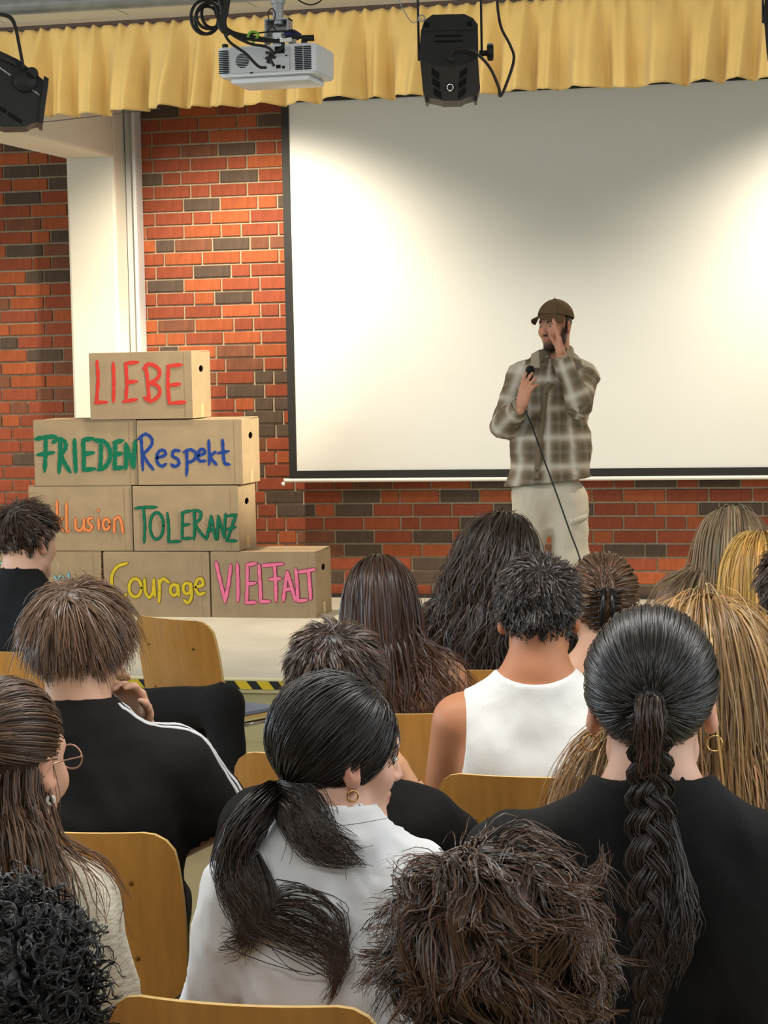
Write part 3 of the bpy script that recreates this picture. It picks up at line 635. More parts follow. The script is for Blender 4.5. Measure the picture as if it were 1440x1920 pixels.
for (x_, z_, rr) in ((48, 158, .040), (60, 146, .024)):
    MB().lathe([(rr*.8, 0), (rr, .006), (rr, .02), (rr*.8, .026)], 20, Matrix.Translation((U(x_, z_)[0], -.085, U(x_, z_)[1])) @ Matrix.Rotation(PI/2, 4, 'X')).build('knob', M_black, t, auto=40)

# ================================================================== ORGANIC SHAPES: distance fields turned into one continuous mesh
def v3(*a): return np.array(a, np.float32)
def rotm(yaw=0, pitch=0, roll=0):
    """yaw to the right (clockwise from above), pitch forward/down, roll to the right ear"""
    cy, sy = math.cos(-yaw), math.sin(-yaw); cp, sp = math.cos(-pitch), math.sin(-pitch); cr, sr = math.cos(roll), math.sin(roll)
    Rz = np.array([[cy, -sy, 0], [sy, cy, 0], [0, 0, 1]]); Rx = np.array([[1, 0, 0], [0, cp, -sp], [0, sp, cp]]); Ry = np.array([[cr, 0, sr], [0, 1, 0], [-sr, 0, cr]])
    return (Rz@Rx@Ry).astype(np.float32)
def smin(a, b, k):
    if k <= 0: return np.minimum(a, b)
    h = np.clip(.5+.5*(b-a)/k, 0, 1); return b+(a-b)*h-k*h*(1-h)
def C(a, b, r1, r2=None, k=.03): return ('c', np.array(a, np.float32), np.array(b, np.float32), r1, r1 if r2 is None else r2, k)
def E(c, r, R=None, k=.03): return ('e', np.array(c, np.float32), np.array(r, np.float32), R, k)
def XC(a, b, r1, r2=None, k=.01): return ('xc',)+C(a, b, r1, r2, k)[1:]
def XE(c, r, R=None, k=.01): return ('xe',)+E(c, r, R, k)[1:]
def XP(p, n, k=.004): return ('xp', np.array(p, np.float32), np.array(n, np.float32)/np.linalg.norm(n), k)     # cut away the side n points to
def prim_d(q, P):
    t = q[0][-1]
    if t == 'c':
        a, b, r1, r2 = q[1:5]; ba = b-a; pa = P-a; h = np.clip((pa@ba)/max(float(ba@ba), 1e-9), 0, 1)
        return np.linalg.norm(pa-h[:, None]*ba, axis=1)-(r1+(r2-r1)*h)
    if t == 'e':
        c, r, R = q[1:4]; p = P-c
        if R is not None: p = p@R
        k0 = np.linalg.norm(p/r, axis=1); k1 = np.linalg.norm(p/(r*r), axis=1)+1e-9
        return k0*(k0-1)/k1
    if t == 'p': return (P-q[1])@q[2]
class SDF:
    def __init__(s, prims=(), inflate=0.0, folds=None): s.p = list(prims); s.inflate = inflate; s.folds = folds
    def bound(s):
        lo, hi = np.full(3, 9.), np.full(3, -9.)
        for q in s.p:
            if q[0] == 'c': m = max(q[3], q[4]); lo = np.minimum(lo, np.minimum(q[1], q[2])-m); hi = np.maximum(hi, np.maximum(q[1], q[2])+m)
            if q[0] == 'e': m = q[2].max() if q[3] is not None else q[2]; lo = np.minimum(lo, q[1]-m); hi = np.maximum(hi, q[1]+m)
        return lo-s.inflate, hi+s.inflate
    def __call__(s, P):
        P = np.asarray(P, np.float32); d = np.full(len(P), 1.0, np.float32)
        def inside(q, mg):
            if q[0][-1] == 'c': c = (q[1]+q[2])/2; rad = np.linalg.norm(q[1]-q[2])/2+max(q[3], q[4])
            else: c = q[1]; rad = float(q[2].max())
            dd = P-c; return np.einsum('ij,ij->i', dd, dd) < (rad+mg)**2
        for q in s.p:
            if q[0] in 'ce':
                m = inside(q, .13)
                if m.any(): d[m] = smin(d[m], prim_d(q, P[m]), q[-1])
        d -= s.inflate
        if s.folds is not None:
            m = np.abs(d) < .05
            if m.any(): d[m] -= s.folds(P[m])
        for q in s.p:
            if q[0][0] == 'x':
                if q[0] == 'xp': d = -smin(-d, -prim_d(q, P), q[-1])
                else:
                    m = inside(q, .05)
                    if m.any(): d[m] = -smin(-d[m], prim_d(q, P[m]), q[-1])
        return d
    def grad(s, P, e=.002):
        P = np.asarray(P, np.float32); d0 = s(P); g = np.stack([s(P+np.eye(3, dtype=np.float32)[i]*e)-d0 for i in range(3)], 1)
        return d0, g/(np.linalg.norm(g, axis=1)[:, None]+1e-9)
def surface(fn, h, lo=None, hi=None, smooth=1):
    """naive surface nets on a sparse grid"""
    if lo is None: lo, hi = fn.bound()
    lo = np.array(lo)-2*h; hi = np.array(hi)+2*h; B = 4
    nb = np.ceil((hi-lo)/(h*B)).astype(int); n = nb*B+1
    gc = np.stack(np.meshgrid(*[lo[i]+np.arange(nb[i]+1)*h*B for i in range(3)], indexing='ij'), -1)
    dc = fn(gc.reshape(-1, 3)).reshape(nb+1)
    mn = np.full(nb, 9.); sg = np.zeros(nb)
    for a in (0, 1):
        for b in (0, 1):
            for c in (0, 1):
                x = dc[a:nb[0]+a, b:nb[1]+b, c:nb[2]+c]; mn = np.minimum(mn, np.abs(x)); sg += np.sign(x)
    act = (mn < h*B*1.25) | (np.abs(sg) < 8)
    D = np.ones(n, np.float32)
    up = np.repeat(np.repeat(np.repeat(np.where(sg < 0, -1., 1.), B, 0), B, 1), B, 2); D[:-1, :-1, :-1] = up
    M = np.zeros(n, bool); A = np.repeat(np.repeat(np.repeat(act, B, 0), B, 1), B, 2)
    for a in (0, 1):
        for b in (0, 1):
            for c in (0, 1): M[a:n[0]-1+a, b:n[1]-1+b, c:n[2]-1+c] |= A
    I = np.argwhere(M); D[M] = fn((lo+I*h).astype(np.float32))
    S = D < 0
    c8 = [S[a:n[0]-1+a, b:n[1]-1+b, c:n[2]-1+c] for a in (0, 1) for b in (0, 1) for c in (0, 1)]
    cnt = sum(x.astype(np.int8) for x in c8); cell = (cnt > 0) & (cnt < 8)
    ci = np.argwhere(cell); idx = -np.ones(cell.shape, np.int64); idx[cell] = np.arange(len(ci))
    acc = np.zeros((len(ci), 3)); num = np.zeros(len(ci))
    corners = [(a, b, c) for a in (0, 1) for b in (0, 1) for c in (0, 1)]
    for p in corners:
        for ax in range(3):
            if p[ax]: continue
            q = list(p); q[ax] = 1
            d0 = D[ci[:, 0]+p[0], ci[:, 1]+p[1], ci[:, 2]+p[2]]; d1 = D[ci[:, 0]+q[0], ci[:, 1]+q[1], ci[:, 2]+q[2]]
            m = (d0 < 0) != (d1 < 0); t = np.where(m, d0/(d0-d1+1e-12), 0)
            pos = np.tile(np.array(p, float), (len(ci), 1)); pos[:, ax] += t; acc[m] += pos[m]; num[m] += 1
    V = lo+(ci+acc/num[:, None])*h; F = []
    for ax in range(3):
        o = [(1, 2), (2, 0), (0, 1)][ax]
        sl0 = [slice(None)]*3; sl1 = [slice(None)]*3; sl0[ax] = slice(0, -1); sl1[ax] = slice(1, None)
        e = np.argwhere(S[tuple(sl0)] != S[tuple(sl1)]); ok = (e[:, o[0]] > 0) & (e[:, o[1]] > 0) & (e[:, o[0]] < n[o[0]]-1) & (e[:, o[1]] < n[o[1]]-1); e = e[ok]
        def cellid(da, db):
            f = e.copy(); f[:, o[0]] -= da; f[:, o[1]] -= db; return idx[f[:, 0], f[:, 1], f[:, 2]]
        Q = np.stack([cellid(1, 1), cellid(0, 1), cellid(0, 0), cellid(1, 0)], 1)
        fl = ~S[e[:, 0], e[:, 1], e[:, 2]]; Q[fl] = Q[fl][:, ::-1]; F.append(Q)
    F = np.vstack(F); F = F[(F >= 0).all(1)]
    for _ in range(smooth):
        s_ = np.zeros_like(V); k_ = np.zeros(len(V))
        for a, b in ((0, 1), (1, 2), (2, 3), (3, 0)):
            np.add.at(s_, F[:, a], V[F[:, b]]); np.add.at(s_, F[:, b], V[F[:, a]]); np.add.at(k_, F[:, a], 1); np.add.at(k_, F[:, b], 1)
        V = V*.5+.5*s_/np.maximum(k_, 1)[:, None]
    return V, F
def sines(scale, amp, seed, stretch=(1, 1, 1), n=6):
    """cheap smooth noise"""
    g = np.random.default_rng(seed); K = g.normal(size=(n, 3))*scale*np.array(stretch); ph = g.uniform(0, 6.28, n)
    return lambda P: amp*np.sin(P@K.T.astype(np.float32)+ph.astype(np.float32)).sum(1)/math.sqrt(n)
def creases(scale, amp, seed, stretch=(1, 1, 1)):
    """ridge-like cloth folds"""
    f1 = sines(scale, 1.0, seed, stretch); f2 = sines(scale*1.9, 1.0, seed+1, stretch)
    return lambda P: amp*((1-np.abs(np.tanh(f1(P)*1.2)))*1.0-.45+.35*(1-np.abs(np.tanh(f2(P)*1.2))))

# ---- the head: skull, face, ears, neck, in head space (origin between the ears, facing +y)
def head_prims(T, s=1.0, female=False, nose=1.0):
    """T: function head-space -> person space, R its rotation"""
    R, t = T
    X = lambda p: (R@(np.array(p, np.float32)*s)+t)
    j = .94 if female else 1.0
    P = [E(X((0, -.012, .030)), v3(.076, .096, .090)*s, R, .0),
         E(X((0, .030, -.035)), v3(.060*j, .062, .080)*s, R, .035),
         C(X((-.040*j, .018, -.070)), X((0, .068*j+.004, -.103)), .024*s, .020*s, .02), C(X((.040*j, .018, -.070)), X((0, .068*j+.004, -.103)), .024*s, .020*s, .02),
         E(X((0, .074, -.102)), v3(.019*j, .016, .016)*s, R, .015),
         C(X((-.030, .078, .024)), X((.030, .078, .024)), .012*s, None, .02),
         E(X((-.042, .060, -.030)), v3(.020, .020, .022)*s, R, .02), E(X((.042, .060, -.030)), v3(.020, .020, .022)*s, R, .02),
         C(X((0, .087, .010)), X((0, .107*nose, -.032)), .0065*s, .0095*s, .012), E(X((-.010, .098, -.035)), v3(.008, .009, .007)*s, R, .006), E(X((.010, .098, -.035)), v3(.008, .009, .007)*s, R, .006),
         XE(X((-.031, .098, .000)), v3(.016, .016, .011)*s, R, .012), XE(X((.031, .098, .000)), v3(.016, .016, .011)*s, R, .012),
         E(X((0, .088, -.062)), v3(.020, .010, .0055)*s, R, .006), E(X((0, .086, -.074)), v3(.017, .011, .007)*s, R, .006)]
    P = [q for q in P if q[0][0] != 'x']+[q for q in P if q[0][0] == 'x']
    for sx in (-1, 1):                                  # ears
        Re = R@rotm(sx*.42, 0, 0)@rotm(0, -.15, 0)
        P.append(E(X((sx*.081, -.008, -.008)), v3(.0075, .018, .031)*s, Re, .006)); P.append(E(X((sx*.077, .000, -.032)), v3(.007, .009, .012)*s, Re, .008))
    for sx in (-1, 1):
        Re = R@rotm(sx*.42, 0, 0); P.append(XE(X((sx*.0885, -.001, -.006)), v3(.006, .010, .017)*s, Re, .005))
    return P
def head_colour(V, T, s, tone, lips=None, beard=None, flush=.25):
    R, t = T; q = ((V-t)@R)/s; col = np.tile(np.array(tone, float), (len(V), 1))
    def blend(c, w):
        nonlocal col
        col = col*(1-w[:, None])+np.array(c)*w[:, None]
    g = lambda c, r: np.exp(-(((q-np.array(c))/np.array(r))**2).sum(1))
    red = np.array(tone)*np.array([1.05, .72, .66])
    for sx in (-1, 1):
        blend(red, flush*2.2*g((sx*.082, -.008, -.012), (.014, .03, .035))); blend(red, flush*g((sx*.045, .065, -.025), (.03, .03, .025)))
    blend(red, flush*g((0, .105, -.03), (.015, .02, .015)))
    if lips is not None: blend(lips, .9*np.clip(1.6*g((0, .094, -.067), (.020, .012, .0085)), 0, 1))
    for sx in (-1, 1): blend(np.array(tone)*.45, .0*g((sx*.03, .09, .0), (.015, .01, .007)))
    if beard is not None:
        w = np.clip(1.8*g((0, .062, -.108), (.05, .045, .035)), 0, 1)
        for sx in (-1, 1): w = np.maximum(w, np.clip(1.7*g((sx*.062, .018, -.055), (.022, .026, .05)), 0, 1)); w = np.maximum(w, np.clip(1.5*g((sx*.045, .045, -.085), (.03, .03, .028)), 0, 1))
        w = np.maximum(w, np.clip(1.5*g((0, .095, -.048), (.026, .02, .007)), 0, 1))
        w *= 1-np.clip(1.6*g((0, .094, -.067), (.018, .014, .008)), 0, 1)
        blend(beard, np.clip(w, 0, .96))
    return col
def hand_prims(M, s=1.0, curl=(.5, .5, .5, .5), spread=.08, thumb=(.6, .5), left=False, k=.006):
    """hand in its own space: wrist at origin, fingers along +y, palm faces -z, thumb on +x (mirrored for left)"""
    sx = -1 if left else 1; P = []
    def X(p): v = M@Vector((p[0]*sx*s, p[1]*s, p[2]*s, 1)); return np.array(v[:3], np.float32)
    P.append(C(X((0, -.03, 0)), X((0, .015, 0)), .024*s, .026*s, .0))
    for q in (-.026, -.009, .009, .026): P.append(C(X((q*.75, .015, 0)), X((q, .083-abs(q)*.25, .002)), .0165*s, .0125*s, .012))
    ln = ((.043, .026, .020), (.047, .030, .022), (.044, .028, .021), (.034, .021, .018))
    for i, q in enumerate((.028, .0095, -.0095, -.027)):
        p = np.array((q, .084-abs(q)*.25, .002)); a = 0; sp = spread*(1.2-i*.8)
        for j, l in enumerate(ln[i]):
            a += curl[i]*(1.0, 1.15, .8)[j]
            d = np.array((math.sin(sp)*math.cos(a), math.cos(sp)*math.cos(a), -math.sin(a))); n = p+d*l
            P.append(C(X(p), X(n), (.0100, .0090, .0082)[j]*s, (.0090, .0082, .0068)[j]*s, k)); p = n
    p = np.array((.022, .020, -.006)); a = thumb[0]; b = thumb[1]
    for j, l in enumerate((.040, .032, .026)):
        d = np.array((math.sin(a), math.cos(a)*math.cos(b), -math.cos(a)*math.sin(b))); d /= np.linalg.norm(d); n = p+d*l
        P.append(C(X(p), X(n), (.0145, .0108, .0098)[j]*s, (.0108, .0098, .0078)[j]*s, .008)); p = n; a -= .22; b += .12
    return P
def sheet_on(fn, pts, width, lift=.002, n=40, thick=.0015):
    """a flat band laid along a path on a surface"""
    P = spline(pts, n).astype(np.float32)
    for _ in range(4):
        d, g = fn.grad(P); P = P-g*(d-lift)[:, None]
    d, g = fn.grad(P); T = np.gradient(P, axis=0); T /= np.linalg.norm(T, axis=1)[:, None]; B = np.cross(T, g)
    V = np.concatenate([P+B*width/2, P-B*width/2, P+B*width/2-g*thick*2, P-B*width/2-g*thick*2]); F = []
    for i in range(n-1): F += [(i, n+i, n+i+1, i+1), (2*n+i, i, i+1, 2*n+i+1), (n+i, 3*n+i, 3*n+i+1, n+i+1)]
    return V, F

# ---- hair: strands as thin three-sided tubes
CUR = dict(c=np.zeros(3), tent=False)                    # head centre and strand detail of the figure being built
def strands_mesh(P, r, tip=.35, root=1.0):
    """P (S,n,3) -> verts, quads: narrow ribbons turned outwards, near figures with a raised ridge"""
    S, n, _ = P.shape; P = P.astype(np.float32)
    T = np.gradient(P, axis=1); T /= np.linalg.norm(T, axis=2, keepdims=True)+1e-9
    out = P-np.array(CUR['c'], np.float32)-np.array((0, .02, .03), np.float32); out[..., 2] *= np.where(out[..., 2] > 0, 1, .25); out /= np.linalg.norm(out, axis=2, keepdims=True)+1e-9
    B = np.cross(T, out); B /= np.linalg.norm(B, axis=2, keepdims=True)+1e-9; Nn = np.cross(B, T)
    a = (rng.normal(size=(S, 1, 1))*.45).astype(np.float32); B, Nn = B*np.cos(a)+Nn*np.sin(a), Nn*np.cos(a)-B*np.sin(a)
    u = np.linspace(0, 1, n); prof = np.where(u < .12, root+(1-root)*u/.12, 1-(1-tip)*np.clip((u-.45)/.55, 0, 1)**1.4)
    rr = (np.broadcast_to(np.asarray(r, np.float32).reshape(-1, 1), (S, 1))*prof[None, :])[..., None]
    rows = [P-rr*B, P+rr*B*.0+rr*.75*Nn, P+rr*B] if CUR['tent'] else [P-rr*B*1.15, P+rr*B*1.15]
    k = len(rows); V = np.stack(rows, 2).reshape(-1, 3); base = (np.arange(S)[:, None]*n+np.arange(n-1)[None, :])*k
    return V, np.vstack([np.stack([base+j, base+j+1, base+k+j+1, base+k+j], -1).reshape(-1, 4) for j in range(k-1)])
def hairline_ok(q, low=-.078, front=.080, side=.012):
    """q in head space"""
    y = q[:, 1]; z = q[:, 2]
    hl = np.interp(y, [-.11, -.055, -.028, .012, .030, .058, .085], [low, low+.004, -.02, side, .026, .056, front])
    return z > hl
def roots_on(T, s, n, skull=((0, -.012, .030), (.078, .098, .092)), seed=1, **hl):
    g = np.random.default_rng(seed); R, t = T; out = np.zeros((0, 3))
    while len(out) < n:
        d = g.normal(size=(n*3, 3)); d /= np.linalg.norm(d, axis=1)[:, None]
        q = np.array(skull[0])+d*np.array(skull[1]); q = q[hairline_ok(q, **hl)]; out = np.vstack([out, q])
    out = out[:n]
    return out, (out*s)@R.T+t
def clump(P, ng, strength, seed, power=1.5):
    g = np.random.default_rng(seed); S, n, _ = P.shape; gi = g.choice(S, ng, replace=False)
    mid = P[:, n//2]; d = ((mid[:, None]-P[gi][None, :, n//2])**2).sum(2) if S*ng < 4e6 else None
    near = gi[d.argmin(1)]; u = (np.linspace(0, 1, n)**power)[None, :, None]*strength
    return P+(P[near]-P)*u, near
def frizz(P, amp, seed, freq=3.0):
    g = np.random.default_rng(seed); S, n, _ = P.shape; u = np.linspace(0, 1, n)[None, :, None]
    out = P.copy()
    for k in range(3):
        a = g.normal(size=(S, 1, 3)); ph = g.uniform(0, 6.28, (S, 1, 1)); out += amp*a*np.sin(u*freq*(k+1)*2+ph)*u/(k+1)
    return out
def tousle(P, amp, wl, seed, start=.1):
    """neighbouring strands bend together"""
    g = np.random.default_rng(seed); u = np.clip((np.linspace(0, 1, P.shape[1])-start)/(1-start), 0, 1)[None, :, None]; X_ = P.reshape(-1, 3); D_ = np.zeros_like(X_)
    for sc, am in ((1.0, 1.0), (2.1, .45)):
        for k in range(3):
            K = g.normal(size=(5, 3)); K /= np.linalg.norm(K, axis=1)[:, None]; K *= 2*PI/wl*sc*np.exp(.3*g.normal(size=(5, 1))); D_[:, k] += am*np.sin(X_@K.T+g.uniform(0, 6.28, 5)).sum(1)/math.sqrt(5)
    return P+amp*u**.8*D_.reshape(P.shape)
def grow(root, d0, length, n, T, s, body=None, gravity=.25, off=.004, offr=.010, seed=1, stiff=.75, skull=((0, -.012, .030), (.078, .098, .092)), wind=None):
    """strands that follow gravity and slide over the skull and the clothed body"""
    g = np.random.default_rng(seed); R, t = T; S = len(root); P = np.zeros((S, n, 3), np.float32); p = root.copy().astype(np.float32); d = d0.astype(np.float32)
    lift = (off+offr*g.random(S))[:, None].astype(np.float32); step = (np.asarray(length)/(n-1)).reshape(-1, 1).astype(np.float32)
    c = R@(np.array(skull[0], np.float32)*s)+t; rad = (np.array(skull[1])*s).astype(np.float32); P[:, 0] = p
    for i in range(1, n):
        d = d*stiff+np.array([0, 0, -1], np.float32)*gravity
        if wind is not None: d = d+wind(p, i/(n-1))
        d /= np.linalg.norm(d, axis=1)[:, None]+1e-9
        q = p+d*step; l = min(1.0, .25+i/4)
        for _ in range(2):
            loc = (q-c)@R; k0 = np.linalg.norm(loc/(rad+lift*l), axis=1); m = k0 < 1
            if m.any(): loc[m] /= k0[m][:, None]; q[m] = loc[m]@R.T+c
            if body is not None and i > 2:
                db = body(q); m = db < lift[:, 0]*l
                if m.any():
                    d_, g_ = body.grad(q[m]); q[m] -= g_*(d_-lift[m, 0]*l)[:, None]
        d = (q-p)/(np.linalg.norm(q-p, axis=1)[:, None]+1e-9); p = q; P[:, i] = p
    return P
def hair_mat(name, col, rough=.36, spec=.40, var=.35):
    return mat('hair_'+name, col, rough, spec, attr='tint', coat=.06)
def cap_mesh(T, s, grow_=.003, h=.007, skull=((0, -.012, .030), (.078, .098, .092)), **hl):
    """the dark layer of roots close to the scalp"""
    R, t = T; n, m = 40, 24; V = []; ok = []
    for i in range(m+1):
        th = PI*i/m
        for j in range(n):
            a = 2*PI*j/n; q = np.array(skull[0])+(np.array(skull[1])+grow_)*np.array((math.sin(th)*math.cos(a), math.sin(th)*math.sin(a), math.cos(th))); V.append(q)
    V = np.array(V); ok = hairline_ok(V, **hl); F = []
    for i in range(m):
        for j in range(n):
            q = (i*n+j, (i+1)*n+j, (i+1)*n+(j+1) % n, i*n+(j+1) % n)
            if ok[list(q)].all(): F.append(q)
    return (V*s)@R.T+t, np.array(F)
def hair_object(parts, tints, m, parent, name='hair'):
    """parts: list of (V, F); tints: per-part (n verts,3) colour factors"""
    Vs, Fs, Cs, k = [], [], [], 0
    for (V, F), c in zip(parts, tints):
        c = np.asarray(c, float)
        if c.ndim == 2 and len(c)*2 == len(V)*3: c = c.reshape(-1, 3, 3)[:, :2].reshape(-1, 3)
        Vs.append(V); Fs.append(F+k); k += len(V); Cs.append(np.broadcast_to(c, (len(V), 3)))
    me = mesh_np('hair', np.vstack(Vs), np.vstack(Fs)); set_col(me, np.vstack(Cs)); return obj(name, me, m, parent)
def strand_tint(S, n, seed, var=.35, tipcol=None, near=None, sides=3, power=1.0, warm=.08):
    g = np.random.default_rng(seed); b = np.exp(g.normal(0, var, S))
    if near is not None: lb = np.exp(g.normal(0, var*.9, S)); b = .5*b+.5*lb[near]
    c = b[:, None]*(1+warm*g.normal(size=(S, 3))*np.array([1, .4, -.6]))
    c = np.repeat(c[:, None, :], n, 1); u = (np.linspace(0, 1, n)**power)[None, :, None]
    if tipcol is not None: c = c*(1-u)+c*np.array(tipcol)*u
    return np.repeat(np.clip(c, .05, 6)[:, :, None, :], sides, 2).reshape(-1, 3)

# ================================================================== CHAIRS
M_wood = mat('beech_plywood', srgb(196, 138, 66), .38, .45, noise=(3.5, .10, (14, 14, 1.2)), bump=(30, .05, (10, 10, 1)), coat=.2)
M_ply = mat('plywood_edge', srgb(226, 188, 120), .45, noise=(40, .08, (1, 1, 6)))
M_pad = mat('seat_pad_blue', srgb(128, 138, 156), .85, bump=(300, .2))
_chair_parts = []
def shell(fx, half, z0, z1, r, th, nu=14, nv=14, wbul=.012):
    """curved plywood panel: fx(u,z) -> y; rounded corners"""
    zs = []
    for k in range(nv+1):
        t = k/nv; zs.append(z0+(z1-z0)*(.5-.5*math.cos(PI*t)))
    V = []; rows = []
    for z in zs:
        dtop = min(z-z0, z1-z); w_ = half+wbul*math.sin(PI*(z-z0)/(z1-z0))
        if dtop < r: w_ = w_-r+math.sqrt(max(0, r*r-(r-dtop)**2))
        rows.append(w_)
    for sgn in (0, 1):
        for i, z in enumerate(zs):
            for j in range(nu+1):
                u = -1+2*j/nu; x = u*rows[i]; y = fx(x, z); V.append((x, y-th*sgn, z))
    n = nu+1; m = nv+1; F = []; mi = []
    for i in range(nv):
        for j in range(nu):
            a = i*n+j; F.append((a, a+n, a+n+1, a+1)); mi.append(0); b = m*n+a; F.append((b, b+1, b+n+1, b+n)); mi.append(0)
    loop_ = [j for j in range(n)]+[i*n+nu for i in range(1, m)]+[(m-1)*n+j for j in range(nu-1, -1, -1)]+[i*n for i in range(m-2, 0, -1)]
    for a, b in zip(loop_, loop_[1:]+loop_[:1]): F.append((a, b, b+m*n, a+m*n)); mi.append(1)
    me = mesh_np('plywood', np.array(V), F, True); me.materials.append(M_wood); me.materials.append(M_ply); me.polygons.foreach_set('material_index', mi)
    me.set_sharp_from_angle(angle=math.radians(50)); return me
def back_y(x, z): return -.185+.9*x*x-.16*(z-.45)
def chair(loc, rz, label):
    t = empty('stacking_chair', (loc[0], loc[1], 0), rz); tag(t, label, 'chair', 'plywood stacking chairs of the audience')
    if not _chair_parts:
        _chair_parts.append(('backrest', shell(back_y, .205, .46, .825, .055, .011)))
        sm = MB(); n = 12
        seat = shell(lambda x, z: 0, .205, -.20, .21, .06, .012)      # drawn upright, laid flat below
        for v in seat.vertices: v.co = Vector((v.co.x, v.co.z, .448+v.co.y+.25*v.co.x**2-(.02*((v.co.z-.1)/.1)**2 if v.co.z > .1 else 0)))
        _chair_parts.append(('seat', seat))
        pad = shell(lambda x, z: .012*(1-min(1, (abs(x)/.19)**4))*(1-min(1, (abs(z)/.19)**4)), .188, -.175, .195, .055, .012)
        for v in pad.vertices: v.co = Vector((v.co.x, v.co.z, .462+v.co.y+.25*v.co.x**2-(.02*((v.co.z-.1)/.1)**2 if v.co.z > .1 else 0)))
        pad.materials.clear(); pad.materials.append(M_pad); pad.polygons.foreach_set('material_index', [0]*len(pad.polygons)); _chair_parts.append(('seat_pad', pad))
        for sx in (-1, 1):
            f = MB().tube(spline([(sx*.19, .20, .43), (sx*.205, .19, .40), (sx*.225, .215, .02), (sx*.226, .216, 0)], 14), .0105, 10); me = f.me('leg', True); me.materials.append(M_chrome); _chair_parts.append(('leg', me))
            f = MB().tube(spline([(sx*.19, -.12, .43), (sx*.205, -.15, .40), (sx*.225, -.235, .02), (sx*.226, -.238, 0)], 14), .0105, 10); me = f.me('leg', True); me.materials.append(M_chrome); _chair_parts.append(('leg', me))
            f = MB().tube([(sx*.19, -.14, .425), (sx*.19, .205, .425)], .010, 10); me = f.me('side_rail', True); me.materials.append(M_chrome); _chair_parts.append(('side_rail', me))
            f = MB().tube(spline([(sx*.12, -.12, .43), (sx*.12, -.185, .44), (sx*.12, back_y(.12, .52)+.014, .52), (sx*.12, back_y(.12, .66)+.012, .66)], 14), .009, 8); me = f.me('back_tube', True); me.materials.append(M_chrome); _chair_parts.append(('back_tube', me))
            f = MB().tube([(sx*.225, .205, .13), (sx*.225, -.22, .13)], .005, 8); me = f.me('stretcher', True); me.materials.append(M_chrome); _chair_parts.append(('stretcher', me))
            f = MB().tube(spline([(sx*.20, .10, .42), (sx*.235, .10, .40), (sx*.24, .07, .375), (sx*.225, .05, .40), (sx*.20, .05, .42)], 14), .004, 6); me = f.me('link_hook', True); me.materials.append(M_chrome); _chair_parts.append(('link_hook', me))
            for zz in (.56, .72):
                yb = back_y(sx*.12, zz)-.0115; f = MB().lathe([(.0052, 0), (.0045, .002), (.002, .0028)], 10, Matrix.Translation((sx*.12, yb, zz)) @ Matrix.Rotation(PI/2, 4, 'X')); me = f.me('screw', True); me.materials.append(mat('screw_bronze', srgb(120, 92, 50), .3, metal=.9)); _chair_parts.append(('screw', me))
    for nm, me in _chair_parts:
        o = bpy.data.objects.new(nm, me); link(o, t)
    return t

